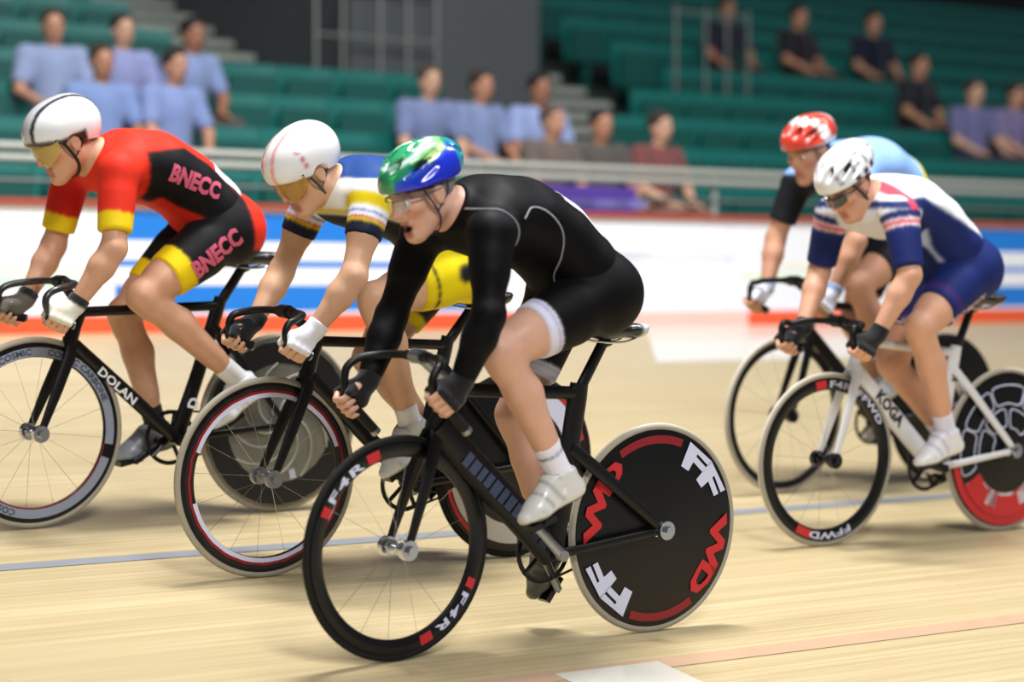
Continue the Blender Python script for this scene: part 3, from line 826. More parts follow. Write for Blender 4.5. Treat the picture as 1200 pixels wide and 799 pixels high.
bikes[4] = bike(4, dict(label='white track bicycle with black frame letters and patterned disc, under the rider in navy', frame=WFRAME, fork=WFRAME, bb=(.395, .280), seatcl=(.30, .735), saddle=(.20, .965), clamp=(.935, .865),
    htop=(.82, .79), hbot=(.85, .685), down=(.022, .040), seat=(.017, .030), stay=(.010, .018), hook=(1.045, .825), hand=(1.0, .765), barend=(-.055, -.02), pedL=(.549, .313), pedR=(.25, .247), footdir=dict(pedL=fd(-12), pedR=fd(-40)),
    framedecals=[lambda fr: tube_text('KOGA', (.735, .588), (.52, .39), .0235, .044, BLACKP, fr, .04, 1.0, 'lettering', 1.0), lambda fr: tube_text('K', (.315, .62), (.30, .72), .0185, .035, BLACKP, fr, .03)],
    front=dict(tyre=CREAM, depth=.046, decals=[D2(.276, .308, 76, 86, RED), WT('F4R', .279, .026, 89, LAV, .03, 1.1, 1.8), WT('FFWD', .279, .026, 118, LAV, .03, 1.1, 1.7), WT('FFWD', .279, .026, 245, LAV, .03, 1.1, 2.0), D2(.276, .308, 285, 300, RED)], hub=DARKSTEEL),
    rear=dict(tyre=CREAM, disc=MATT, decals=[bubbles, D2(.275, .31, 190, 350, RED), D2(.15, .275, 200, 330, RED), D2(.245, .268, 200, 330, WHITE), D2(.15, .19, 215, 315, WHITE), D2(.19, .245, 238, 250, WHITE), D2(.19, .245, 285, 300, WHITE)])))
bikes[5] = bike(5, dict(label='dark track bicycle half hidden beyond the white bicycle', frame=CARBON, bb=(.40, .282), seatcl=(.30, .765), saddle=(.195, 1.0), clamp=(.93, .905),
    htop=(.81, .81), hbot=(.84, .69), hook=(1.0, .86), hand=(.965, .80), barend=(-.06, -.03), pedL=(.53, .36), pedR=(.27, .204), footdir=dict(pedL=fd(-25), pedR=fd(-40)),
    front=dict(tyre=CREAM, depth=.03, hub=DARKSTEEL), rear=dict(tyre=RUBBER, disc=MATT)))

# ================================================================== RIDERS
V3 = lambda p: np.array(p, float)
def ik(a, b, l1, l2, hint):
    """middle joint between a and b, bending towards hint"""
    a = V3(a); b = V3(b); d = b - a; L = min(np.linalg.norm(d), (l1 + l2) * .999); u = d / np.linalg.norm(d)
    x = (l1 * l1 - l2 * l2 + L * L) / (2 * L); h = math.sqrt(max(l1 * l1 - x * x, 0))
    n = V3(hint) - u * (V3(hint) @ u); n /= np.linalg.norm(n)
    return a + u * x + n * h
def head_frame(pitch, yaw, roll=0):
    p, y, r = RAD(pitch), RAD(yaw), RAD(roll)
    R = Matrix.Rotation(y, 3, 'Z') @ Matrix.Rotation(p, 3, 'Y') @ Matrix.Rotation(r, 3, 'X')
    return np.array(R)
def P(*a, **k): return ('add', cone(*a, **k))
LIPC = lin('#a9635a'); 

def rider(i, sp):
    J = {k: V3(v) for k, v in sp['joints'].items()}
    mw = bike_matrix(i)
    e = empty('person', mw, sp['label'], 'person')
    dx, dz = sp.get('shift', (0, 0)); ts = sp.get('girth', 1.0)
    H = J['head']; R = head_frame(*sp['headrot'])
    hp = lambda f, l, u: H + R @ V3((f, l, u))
    h_body = sp.get('res', .007)
    # ---- torso
    tor = [(.285, 1.085, .122, 1.34), (.36, 1.17, .112, 1.36), (.46, 1.255, .110, 1.38), (.57, 1.305, .117, 1.42), (.68, 1.312, .112, 1.48), (.755, 1.298, .082, 1.75)]
    tor = sp.get('torso', tor)
    tor = [(x + dx, z + dz, r * ts, s) for (x, z, r, s) in tor]
    torso = [('add', cone((a[0], 0, a[1]), (b[0], 0, b[1]), a[2], b[2], (a[3] + b[3]) / 2), .05) for a, b in zip(tor, tor[1:])]
    pelvis = torso[:1]; 
    sh = {}; 
    for s, k in ((1, 'L'), (-1, 'R')):
        sj = J['sh' + k]
        torso.append(('add', cone((tor[4][0] - .02, .07 * s, tor[4][1] + .02), sj - V3((.01, .01 * s, .0)), .075, .060), .05))
    nb = V3((tor[5][0] - .01, 0, tor[5][1] + .025)); 
    neck_top = hp(-.035, 0, -.045)
    neck = [('add', cone(nb, neck_top, .066, .056), .045)]
    # ---- arms
    arm = {}; fore = {}; hand = {}; upperclip = {}
    for s, k in ((1, 'L'), (-1, 'R')):
        a, el, wr, ha = J['sh' + k], J['el' + k], J['wr' + k], J['ha' + k]
        arm[k] = [('add', cone(a, a * .55 + el * .45, .060, .050), .04), ('add', cone(a * .7 + el * .3, el, .050, .041), .03)]
        m = el * .68 + wr * .32
        fore[k] = [('add', cone(el, m, .041, .045), .02), ('add', cone(m, wr, .044, .028), .02)]
        fore[k].append(('add', cone(el + V3((0, .004 * s, .006)), el * .8 + wr * .2, .040, .036), .02))
        # hand closed on the drop; b runs along the bar, towards the front
        b = sp['bars'][s][-13:-1]; b0 = min(b, key=lambda v: (V3(v) - ha) @ (V3(v) - ha)); jx = b.index(b0)
        bd = V3(b[max(jx - 2, 0)]) - V3(b[min(jx + 2, len(b) - 1)]); bd /= np.linalg.norm(bd); c0 = V3(b0)
        out = V3((0, s, 0)); out = out - bd * (out @ bd); out /= np.linalg.norm(out)
        up = np.cross(out, bd) * s; up = up if up[2] > 0 else -up
        pt = lambda along, ang, r: c0 + bd * along + (out * math.cos(RAD(ang)) + up * math.sin(RAD(ang))) * r
        pieces = []; fing = []
        for q, along in enumerate((.036, .013, -.010, -.031)):
            rr = (.0098, .0102, .0098, .0086)[q]; ring = .0265 + (.001 if q in (1, 2) else 0); ln = (1, 1.05, 1, .85)[q]
            kn = pt(along, 62, .040); p1 = pt(along + .004, 6, .036 * 1.0); p2 = pt(along + .002, -62 * ln, ring + .003); p3 = pt(along, -128 * ln, ring); p4 = pt(along - .001, -172 * ln, ring)
            pieces.append(('add', cone(wr * .85 + pt(along * .6, 75, .030) * .15, kn, .016, .0135), .018))
            fing.append([('add', cone(kn, p1, .0125, rr * 1.08), .008), ('add', cone(p1, p2, rr * 1.08, rr), .004), ('add', cone(p2, p3, rr, rr * .95), .004), ('add', cone(p3, p4, rr * .95, rr * .85), .003)])
        th0 = wr * .6 + pt(.02, 120, .03) * .4; th1 = pt(.036, 128, .032); th2 = pt(.040, 172, .029); th3 = pt(.034, 215, .027)
        thumb = [('add', cone(th0, th1, .017, .0135), .015), ('add', cone(th1, th2, .0125, .0108), .005), ('add', cone(th2, th3, .0108, .009), .004)]
        palm = [('add', cone(wr, pt(0, 88, .030), .027, .026), .02), ('add', cone(pt(-.02, 85, .031), pt(.028, 80, .032), .019, .018), .02)] + pieces + thumb[:1]
        hand[k] = (palm, fing, thumb, pt)
    # ---- legs
    leg = {}; thigh = {}; shin = {}
    for s, k in ((1, 'L'), (-1, 'R')):
        hj, kn, an = J['hip' + k], J['knee' + k], J['ank' + k]
        up = V3((hj[2] - kn[2], 0, kn[0] - hj[0])); up /= np.linalg.norm(up)      # front of the thigh
        thigh[k] = [('add', cone(hj, kn, .094, .056), .03), ('add', cone(hj * .72 + kn * .28 + up * .012, hj * .25 + kn * .75 + up * .010, .078, .062), .03),
                    ('add', cone(hj * .7 + kn * .3 - up * .022, hj * .3 + kn * .7 - up * .012, .068, .052), .03)]
        glute = ('add', ell(hj + V3((-.045, -.005 * s, .012)), (.112, .088, .112)), .05)
        thigh[k].append(glute)
        bk = V3((an[2] - kn[2], 0, kn[0] - an[0])); bk /= np.linalg.norm(bk); bk = -bk if bk[0] > 0 else bk     # back of the calf
        m = kn * .66 + an * .34
        shin[k] = [('add', cone(kn, an, .050, .034), .02), ('add', cone(kn * .85 + an * .15 + bk * .014, m + bk * .016, .042, .050), .03), ('add', cone(m + bk * .015, kn * .3 + an * .7 + bk * .006, .050, .034), .03),
                   ('add', cone(kn + up * .014, kn * .9 + an * .1 - bk * .016, .044, .036), .03)]
        leg[k] = thigh[k] + shin[k]
    # ---- feet
    feet = {}
    for s, k in ((1, 'L'), (-1, 'R')):
        an = J['ank' + k]; g = RAD(sp['foot'][k]); Fv = V3((math.cos(g), 0.04 * s, math.sin(g))); Uv = V3((-math.sin(g), 0, math.cos(g)))
        feet[k] = (an, Fv, Uv)
    # ---- head
    cr = [('add', ell(hp(-.012, 0, .035), (.098, .077, .088), R), .02), ('add', ell(hp(.030, 0, -.028), (.062, .060, .085), R), .03)]
    for s in (1, -1):
        cr.append(('add', cone(hp(-.008, .050 * s, -.050), hp(.060, .018 * s, -.104), .024, .020), .03))
        cr.append(('add', ell(hp(.060, .042 * s, -.016), (.026, .022, .020), R), .02))
    cr += [('add', ell(hp(.073, 0, -.107), (.022, .024, .019), R), .02), ('add', cone(hp(.079, -.034, .021), hp(.079, .034, .021), .0125, .0125), .015),
           ('add', cone(hp(.086, 0, .014), hp(.109, 0, -.029), .0085, .0125), .012), ('add', cone(hp(.092, -.013, -.036), hp(.092, .013, -.036), .0095, .0095), .008)]
    for s in (1, -1):
        cr.append(('sub', ell(hp(.098, .032 * s, .001), (.020, .017, .012), R), .014))
        cr.append(('add', ell(hp(-.010, .079 * s, -.006), (.021, .009, .032), R), .008))
        cr.append(('sub', ell(hp(-.006, .089 * s, -.004), (.010, .006, .018), R), .006))
    mo = sp.get('mouth', 0)
    cr += [('add', cone(hp(.086, -.019, -.064 + mo * .003), hp(.086, .019, -.064 + mo * .003), .0085, .0085), .008), ('add', cone(hp(.083, -.017, -.080 - mo * .010), hp(.083, .017, -.080 - mo * .010), .009, .009), .008)]
    if mo: cr.append(('sub', ell(hp(.093, 0, -.076), (.026, .018, .010), R), .003))
    else: cr.append(('sub', ell(hp(.097, 0, -.072), (.012, .022, .0022), R), .003))
    allops = torso + neck + thigh['L'] + thigh['R'] + shin['L'] + shin['R']
    for k in 'LR':
        an, Fv, Uv = feet[k]
        allops += [('add', cone(J['ank' + k], an + Fv * .10 - Uv * .045, .032, .028), .02)]
        allops += arm[k] + fore[k] + hand[k][0] + [x for f in hand[k][1] for x in f] + hand[k][2]
    allops += [(o[0], o[1], o[2]) for o in cr]
    skin = np.array(lin(sp.get('skin', '#cf9f84')))
    def skincol(V):
        c = np.tile(skin, (len(V), 1))
        Q = (V - H) @ R
        f, l, u = Q[:, 0], Q[:, 1], Q[:, 2]
        face = (f > .0) & (u < .06) & (u > -.14) & (f < .14) & (np.abs(l) < .08)
        lips = face & (f > .072) & (np.abs(l) < .024) & (u < -.054) & (u > -.090 - mo * .012)
        c[lips] = lin('#b0685c')
        if mo: c[face & (f < .090) & (np.abs(l) < .018) & (u < -.066) & (u > -.088) & (f > .06)] = lin('#3a1614')
        ch = face & (((f - .07) ** 2 + (np.abs(l) - .045) ** 2 + (u + .03) ** 2) < .0006); c[ch] = c[ch] * np.array([1.0, .86, .84])
        nose = face & (f > .10) & (np.abs(l) < .02); c[nose] = c[nose] * np.array([1.0, .86, .82])
        br = face & (np.abs(u - .024) < .0055) & (np.abs(l) > .014) & (np.abs(l) < .052) & (f > .065); c[br] = lin(sp.get('brow', '#6b5446'))
        return c
    body, bV, bQ = body_obj('body', allops, h_body, SKIN, e, skincol)
    # ---- eyes
    EYE = mat('eye_white', '#e6e2dc', .2, 0, .5); IRIS = mat('dark_iris', '#2c3a44', .2, 0, .5)
    for s in (1, -1):
        c = hp(.0765, .032 * s, .001); mb = MB()
        n, m = 12, 8; V = []; Fc = []
        fw = R @ V3((1, 0, 0)); rt = R @ V3((0, 1, 0)); uu = R @ V3((0, 0, 1))
        for a in range(m + 1):
            t = math.pi * a / m
            for b in range(n):
                g = 2 * math.pi * b / n
                V.append(c + .0118 * (fw * math.cos(t) + (rt * math.cos(g) + uu * math.sin(g)) * math.sin(t)))
        M = []
        for a in range(m):
            for b in range(n):
                Fc.append((a * n + b, a * n + (b + 1) % n, (a + 1) * n + (b + 1) % n, (a + 1) * n + b)); M.append(1 if a < 2 else 0)
        mb.V = [tuple(v) for v in V]; mb.F = Fc; mb.M = M
        mb.build('eye', [EYE, IRIS], body)
    # ---- hair below the helmet
    ops = [('add', ell(hp(-.016, 0, .030), (.102, .081, .088), R), 0), ('int', half(hp(.0, 0, .0), R @ V3((.75, 0, -.45))), .01), ('int', half(hp(0, 0, -.045), R @ V3((0.1, 0, -1))), .01)]
    for s in (1, -1): ops.append(('sub', ell(hp(-.004, .085 * s, -.012), (.032, .03, .036), R), .005))
    body_obj('hair', ops, .006, mat_attr('hair', .8, 0, 0, .3, 120, .6), body, sp.get('hair', '#5b5148'))
    # ---- jersey
    g = .005
    ops = list(torso) + [('add', cone(nb, neck_top, .068, .060, clip1=sp.get('collar', .22)), .04)]
    sl = sp.get('sleeve', .72); long = sp.get('long', False)
    for k in 'LR':
        a, el, wr = J['sh' + k], J['el' + k], J['wr' + k]
        if long:
            ops += arm[k] + fore[k][:1] + [('add', cone(el * .68 + wr * .32, wr, .045, .030, clip1=.96), .02), fore[k][2]]
        else:
            ops += [('add', cone(a, a * (1 - sl) + el * sl, .060, .050, clip1=1.0), .04), ('add', cone(a * .7 + el * .3, el, .0505, .0415, clip1=(sl - .3) / .7), .03)]
    ops += [('grow', None, g)]
    jersey, jV, jQ = body_obj('jersey', ops, h_body, LYCRA, e, sp['jersey'])
    # ---- shorts
    ops = [('add', cone((tor[0][0], 0, tor[0][1]), (tor[1][0], 0, tor[1][1]), tor[0][2], tor[1][2], 1.35, clip1=1.15), .05)]
    hem = sp.get('hem', .62)
    for k in 'LR':
        hj, kn = J['hip' + k], J['knee' + k]
        L = np.linalg.norm(kn - hj); u = (kn - hj) / L
        up = V3((hj[2] - kn[2], 0, kn[0] - hj[0])); up /= np.linalg.norm(up)
        a1 = hj * .72 + kn * .28 + up * .012; b1 = hj * .25 + kn * .75 + up * .010
        a2 = hj * .7 + kn * .3 - up * .022; b2 = hj * .3 + kn * .7 - up * .012
        cl = lambda a, b: float(((hj + u * L * hem) - a) @ ((b - a) / np.linalg.norm(b - a)) / np.linalg.norm(b - a))
        ops += [('add', cone(hj, kn, .094, .056, clip1=hem), .03), ('add', cone(a1, b1, .078, .062, clip1=cl(a1, b1)), .03), ('add', cone(a2, b2, .068, .052, clip1=cl(a2, b2)), .03), thigh[k][3]]
    ops += [('grow', None, g + .003)]
    legpos = lambda V, k: ((V - J['hip' + k]) @ (J['knee' + k] - J['hip' + k])) / ((J['knee' + k] - J['hip' + k]) @ (J['knee' + k] - J['hip' + k]))
    def armpos(V):
        """share of the upper arm, for points nearer an arm than the trunk"""
        out = np.full(len(V), -1.0)
        for k in 'LR':
            a, b = J['sh' + k], J['el' + k]; d = b - a; t = (V - a) @ d / (d @ d)
            r = np.linalg.norm(V - a - t[:, None] * d, axis=1); m = (r < .085) & (t > -.1); out[m] = t[m]
        return out
    sp['armpos'] = armpos; sp['legpos'] = legpos
    shorts, sV, sQ = body_obj('shorts', ops, h_body, LYCRA, e, sp['shorts'])
    # recolour the prints that follow the limbs
    def repaint(o, V, fn, Q):
        at = o.data.color_attributes['print']; c = np.empty(len(V) * 4, f32); at.data.foreach_get('color', c); c = c.reshape(-1, 4)
        fn(V, c, armpos, legpos, J); c[:, :3] = soften(c[:, :3], Q); at.data.foreach_set('color', c.ravel())
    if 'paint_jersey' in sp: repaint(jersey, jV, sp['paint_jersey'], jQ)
    if 'paint_shorts' in sp: repaint(shorts, sV, sp['paint_shorts'], sQ)
    if 'paint_body' in sp: repaint(body, bV, sp['paint_body'], bQ)
    # ---- socks, shoes
    for k in 'LR':
        an, Fv, Uv = feet[k]; kn = J['knee' + k]; s = 1 if k == 'L' else -1
        t0 = sp.get('sock', .72)
        bk = V3((an[2] - kn[2], 0, kn[0] - an[0])); bk /= np.linalg.norm(bk); bk = -bk if bk[0] > 0 else bk
        m = kn * .66 + an * .34 + bk * .015; q = kn * .3 + an * .7 + bk * .006
        ops = [('add', cone(kn, an, .050, .034, clip0=t0), .02), ('add', cone(an, an + Fv * .03 - Uv * .03, .034, .036), .02), ('add', cone(m, q, .050, .034, clip0=(t0 - .34) / .36), .02), ('grow', None, .004)]
        sc = sp['sockcol']; sc = sc[k] if isinstance(sc, dict) else sc
        def sockcol(V, sc=sc, kn=kn, an=an):
            c = np.tile(np.array(lin(sc)), (len(V), 1))
            if 'sockband' in sp:
                t = (V - kn) @ (an - kn) / ((an - kn) @ (an - kn)); c[np.abs(t - t0 - .06) < .008] = lin(sp['sockband'])
            return c
        body_obj('sock', ops, .006, KNIT, e, sockcol)
        heel = an - Fv * .035 - Uv * .048; ball = an + Fv * .118 - Uv * .062; toe = an + Fv * .170 - Uv * .064
        ops = [('add', cone(heel, ball, .036, .032, 1.05), .02), ('add', cone(ball, toe, .034, .022, 1.3), .03), ('add', cone(an + Fv * .010 + Uv * .012, ball + Uv * .012, .045, .030, 1.0), .03),
               ('add', cone(an - Fv * .012 - Uv * .04, an - Fv * .012 + Uv * .006, .041, .040), .02), ('sub', half(an + Uv * .012 - Fv * .01, V3(Uv) * -1), 0) if False else ('int', half(an + Uv * .026, Uv - Fv * .05), .006),
               ('int', half(an - Uv * .084, -Uv), .006)]
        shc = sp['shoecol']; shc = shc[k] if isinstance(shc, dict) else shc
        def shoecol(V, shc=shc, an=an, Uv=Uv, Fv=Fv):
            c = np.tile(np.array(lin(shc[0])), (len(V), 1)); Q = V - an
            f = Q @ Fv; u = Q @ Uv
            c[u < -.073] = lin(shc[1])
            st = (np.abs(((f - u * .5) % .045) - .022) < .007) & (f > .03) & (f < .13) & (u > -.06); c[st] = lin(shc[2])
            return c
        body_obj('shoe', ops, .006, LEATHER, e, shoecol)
    # ---- gloves
    for k in 'LR':
        palm, fing, thumb, pt = hand[k]; wr = J['wr' + k]; el = J['el' + k]
        cuff = wr * .86 + el * .14
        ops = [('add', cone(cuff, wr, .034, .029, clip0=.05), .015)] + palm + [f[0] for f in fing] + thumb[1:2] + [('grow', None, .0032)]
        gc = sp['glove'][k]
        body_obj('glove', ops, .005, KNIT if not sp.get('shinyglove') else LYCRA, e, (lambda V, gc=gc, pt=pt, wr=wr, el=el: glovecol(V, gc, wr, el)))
    # ---- helmet and what goes with it
    sp['helmet'](e, hp, R, H, body, bV, bQ)
    sp['body'] = (body, bvh(bV, bQ)); sp['jerseyo'] = (jersey, bvh(jV, jQ)); sp['shortso'] = (shorts, bvh(sV, sQ)); sp['J'] = J
    return e
def glovecol(V, gc, wr, el):
    c = np.tile(np.array(lin(gc[0])), (len(V), 1))
    if len(gc) > 1:
        d = (el - wr) / np.linalg.norm(el - wr); t = (V - wr) @ d; c[t > .004] = lin(gc[1])
    return c

# ---- prints laid on cloth
def drape(tree, P0, d, lift):
    hit, nrm, _, _ = tree.ray_cast(Vector(P0), Vector(d), 1.5)
    if hit is None: return None
    if nrm.dot(Vector(d)) > 0: nrm = -nrm
    return hit + nrm * lift
def drape_text(s, o, tree, a, b, size, m, y=.6, d=(0, -1, 0), bold=.03, sx=1.0, name='lettering', lift=.003, flip=False):
    """lettering from a to b in the (x,z) side view, laid on the left side of the garment"""
    V, Fc = text_mesh(s, bold, 2)
    dr = Vector((b[0] - a[0], b[1] - a[1])); L = dr.length; dr.normalize(); u = Vector((dr.y, -dr.x))
    if (u.y < 0) != flip: u = -u
    wmax = max(v[0] for v in V); kx = L / wmax
    out = []
    for (x, h) in V:
        q = Vector(a) + dr * (x * kx) + u * ((h - .5) * size)
        out.append(drape(tree, (q.x, y, q.y), d, lift))
    Fc = [f for f in Fc if all(out[k] is not None for k in f)]
    out = [v if v is not None else Vector((0, 0, 0)) for v in out]
    used = sorted({k for f in Fc for k in f}); mp = {k: n for n, k in enumerate(used)}
    return new_mesh(name, [out[k] for k in used], [tuple(mp[k] for k in f) for f in Fc], m, o, True)
def drape_patch(o, tree, c, u, v, d, nu, nv, m, name, lift=.004):
    V = []; Fc = []; c = Vector(c); u = Vector(u); v = Vector(v)
    for j in range(nv + 1):
        for i_ in range(nu + 1):
            q = c + u * (i_ / nu - .5) + v * (j / nv - .5) - Vector(d) * .6
            V.append(drape(tree, q, d, lift) or (q + Vector(d) * .6))
    for j in range(nv):
        for i_ in range(nu):
            a = j * (nu + 1) + i_; Fc.append((a, a + 1, a + nu + 2, a + nu + 1))
    ob = new_mesh(name, V, Fc, m, o, True)
    md = ob.modifiers.new('thickness', 'SOLIDIFY'); md.thickness = .0015
    return ob
def drape_line(o, tree, pts, r, m, name, y=.6, d=(0, -1, 0), lift=.0015, n=10):
    pp = []
    for q in spline([(p[0], 0, p[1]) for p in pts], n):
        h = drape(tree, (q.x, y, q.z), d, lift)
        if h is not None: pp.append(h)
    mb = MB(); mb.tube(pp, r, 6); return mb.build(name, m, o)

# ---- helmets
def strap(e, hp, tree, pts, m, r=.006):
    pp = []
    for f, l, u in pts: pp.append(hp(f, l, u))
    mb = MB(); mb.tube(spline(pp, 5), r, 8, 0, True, .35); return mb.build('chin_strap', m, e)
def helmet(kind, colf, visor=None, glasses=None, strapcol='#17171c', up=0.0):
    def make(e, hp, R, H, body, bV, bQ):
        dn = V3((0, 0, -1))
        if kind == 'aero':
            ops = [('add', ell(hp(-.006, 0, .052), (.136, .104, .108), R), 0), ('add', ell(hp(-.075, 0, .045), (.085, .082, .085), R), .06)]
            # brow to nape, with a bay over each ear
            ops += [('int', half(hp(.10, 0, .030), R @ V3((.28, 0, -1))), .006), ('int', half(hp(-.05, 0, -.055), R @ V3((-.25, 0, -1))), .006)]
            for s in (1, -1): ops.append(('sub', ell(hp(-.004, .10 * s, -.020), (.036, .05, .050), R), .01))
            ops.append(('sub', ell(hp(.0, 0, -.035), (.094, .080, .10), R), .004))
        else:
            ops = [('add', ell(hp(-.008, 0, .050), (.132, .100, .106), R), 0), ('add', ell(hp(-.09, 0, .070), (.075, .070, .062), R), .04)]
            ops += [('int', half(hp(.10, 0, .040), R @ V3((.12, 0, -1))), .008), ('int', half(hp(-.09, 0, .012), R @ V3((-.35, 0, -1))), .008)]
            for l, f0, f1, u0, u1, rr in [(0, .10, -.05, .115, .163, .011), (.038, .105, -.06, .10, .150, .012), (-.038, .105, -.06, .10, .150, .012), (.074, .075, -.05, .085, .112, .011), (-.074, .075, -.05, .085, .112, .011),
                                          (.100, .050, -.02, .062, .082, .016), (-.100, .050, -.02, .062, .082, .016), (.05, -.10, -.15, .10, .07, .011), (-.05, -.10, -.15, .10, .07, .011)]:
                ops.append(('sub', cone(hp(f0, l, u0), hp(f1, l, u1), rr, rr * .8), .008))
            ops.append(('sub', ell(hp(-.010, 0, .034), (.112, .086, .094), R), .004))
        def hc(V):
            Q = (V - H) @ R; return colf(Q[:, 0], Q[:, 1], Q[:, 2])
        he, hV, hQ = body_obj('helmet', ops, .0055, SHELL, e, hc)
        body_obj('helmet_padding', [('add', ell(hp(-.010, 0, .040), (.108, .084, .090), R), 0), ('int', half(hp(.1, 0, .032), R @ V3((.15, 0, -1))), .006)], .008, mat_attr('padding', .9), he, '#121215')
        if visor:
            # a curved lens below the brow
            n, m = 18, 7; V = []; Fc = []
            for j in range(m + 1):
                u = .036 - .088 * j / m
                for q in range(n + 1):
                    t = q / n * 2 - 1; ang = t * 1.02
                    nose = max(0, 1 - abs(t) * 5) * max(0, (j - 4) / 3)
                    rr = .118 - .010 * (j / m) ** 2
                    V.append(hp(-.006 + rr * math.cos(ang) + .0 * nose, .104 * math.sin(ang) * 1.0, u + .03 * nose + .050 * abs(t) ** 2.2 * (j / m)))
            for j in range(m):
                for q in range(n): a = j * (n + 1) + q; Fc.append((a, a + 1, a + n + 2, a + n + 1))
            vo = new_mesh('visor', V, Fc, visor, he)
            md = vo.modifiers.new('thickness', 'SOLIDIFY'); md.thickness = .0022
            mb = MB(); mb.tube([Vector(v) for v in V[:n + 1]], .004, 8); mb.build('visor_seal', mat('dark_seal', '#15161c', .4), vo)
        if glasses:
            for s in (1, -1):
                V = []; Fc = []; n = 8
                for j in range(6):
                    for q in range(n + 1):
                        t = q / n; l = s * (.008 + .056 * t); u = .018 - .042 * (j / 5) * (1 - .35 * t ** 2)
                        V.append(hp(.112 - .030 * t ** 2, l, u))
                for j in range(5):
                    for q in range(n): a = j * (n + 1) + q; Fc.append((a, a + 1, a + n + 2, a + n + 1))
                lo = new_mesh('spectacle_lens', V, Fc, glasses[0], e); md = lo.modifiers.new('thickness', 'SOLIDIFY'); md.thickness = .0018
                mb = MB(); mb.tube([Vector(v) for v in V[:n + 1]], .0022, 6); mb.tube(spline([V[n], hp(.05, .078 * s, .012), hp(-.02, .084 * s, .010)], 4), .0028, 6)
                mb.build('spectacle_frame', glasses[1], lo)
        for s in (1, -1):
            m = mat('strap_' + strapcol[1:], strapcol, .7)
            strap(he, hp, None, [(.045, .080 * s, .045), (.030, .083 * s, .0), (.012, .076 * s, -.050), (.006, .062 * s, -.085), (.012, .040 * s, -.112), (.018, 0, -.124)], m)
            strap(he, hp, None, [(-.05, .082 * s, .030), (-.035, .084 * s, -.010), (.010, .077 * s, -.048)], m, .005)
    return make

def side_text_to(o, *a, **k): return drape_text(*a, **k)
def const(c): return np.array(lin(c))

AMBER = mat('amber_lens', '#c9962e', .08, 0, .6, 0, 10, 0, 0, .6, 0, .58)
AMBERPALE = mat('pale_amber_lens', '#d6bb62', .08, 0, .6, 0, 10, 0, 0, .6, 0, .52)
CLEAR = mat('clear_lens', '#e6ecf2', .05, 0, 0, 0, 10, 0, 0, .6, 0, .16)
def paint(c, m, col): c[m, :3] = lin(col)

# ---- rider in red, leading
def jersey1(V):
    c = np.tile(const('#e23422'), (len(V), 1)); x, y, z = V.T; side = np.abs(y) > .06
    c[inpoly(x, z, [(.66, 1.322), (.49, 1.345), (.388, 1.290), (.225, 1.150), (.20, 1.0), (.326, 1.0), (.487, 1.075), (.588, 1.145), (.631, 1.159), (.655, 1.262)]) & side] = lin('#141416')
    c[inpoly(x, z, [(.66, 1.10), (.56, 1.165), (.40, 1.095), (.42, .98), (.66, 1.0)]) & side] = lin('#d42a20')
    return c
def pj1(V, c, ap, lp, J):
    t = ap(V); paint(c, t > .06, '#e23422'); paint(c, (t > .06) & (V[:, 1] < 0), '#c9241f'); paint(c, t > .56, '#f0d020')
def shorts1(V):
    c = np.tile(const('#17171a'), (len(V), 1)); x, y, z = V.T
    c[(x < .215 + (z - 1.0) * .18) & (z > .985)] = lin('#df3422'); return c
def ps1(V, c, ap, lp, J):
    for k, s in (('L', 1), ('R', -1)):
        t = lp(V, k); paint(c, (t > .535) & (V[:, 1] * s > .0), '#f2d318')
def helm1(f, l, u):
    c = np.tile(const('#eceef0'), (len(f), 1))
    a = u - .052
    c[np.abs(np.abs(l) - .040) < .009] = lin('#2a2024')
    c[(np.abs(l) < .034) & (f > -.05)] = lin('#c9cbd0')
    c[(u - .030 - .28 * (f - .10) < .018) & (f > .0)] = lin('#1b1b20'); c[(np.abs(l) > .07) & (u < .030) & (f < .06) & (f > -.055)] = lin('#1d1d22')
    return c
r1 = dict(label='rider in red and black jersey with yellow cuffs, white helmet and amber visor, leading', bars=bikes[1][1], shift=(-.03, -.035),
    joints=dict(head=(.885, 0, 1.345), shL=(.765, .195, 1.248), shR=(.755, -.195, 1.248), elL=(.805, .25, .985), elR=(.80, -.25, .98), wrL=(.925, .208, .79), wrR=(.925, -.208, .79), haL=(.985, .2, .74), haR=(.985, -.2, .74),
        hipL=(.300, .095, 1.045), hipR=(.300, -.095, 1.045), kneeL=(.635, .13, .815), kneeR=ik((.30, -.095, 1.045), (.44, -.125, .315), .42, .45, (1, 0, 0)), ankL=(.225, .125, .50), ankR=(.44, -.125, .315)),
    headrot=(27, 2), foot=dict(L=-32, R=-12), sleeve=.74, hem=.66, jersey=jersey1, shorts=shorts1, paint_jersey=pj1, paint_shorts=ps1, skin='#d29f80', hair='#4a3c32',
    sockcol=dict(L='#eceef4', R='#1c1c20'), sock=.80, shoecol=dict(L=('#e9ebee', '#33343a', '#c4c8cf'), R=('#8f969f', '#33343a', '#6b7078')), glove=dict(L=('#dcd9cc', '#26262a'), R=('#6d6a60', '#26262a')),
    helmet=helmet('aero', helm1, AMBERPALE, None, '#18181c'), res=.0065)
R1 = rider(1, r1); o, t = r1['jerseyo']
drape_text('BNECC', o, t, (.562, 1.258), (.356, 1.192), .056, PINK, bold=.05)
drape_patch(o, t, (.285, .055, 1.250), (.115, 0, .080), (.04, .17, -.06), (.40, -.35, -.85), 12, 14, WHITE, 'race_number')
o2, t2 = r1['shortso']
drape_text('BNECC', o2, t2, (.468, .905), (.292, 1.042), .060, PINK, bold=.05)

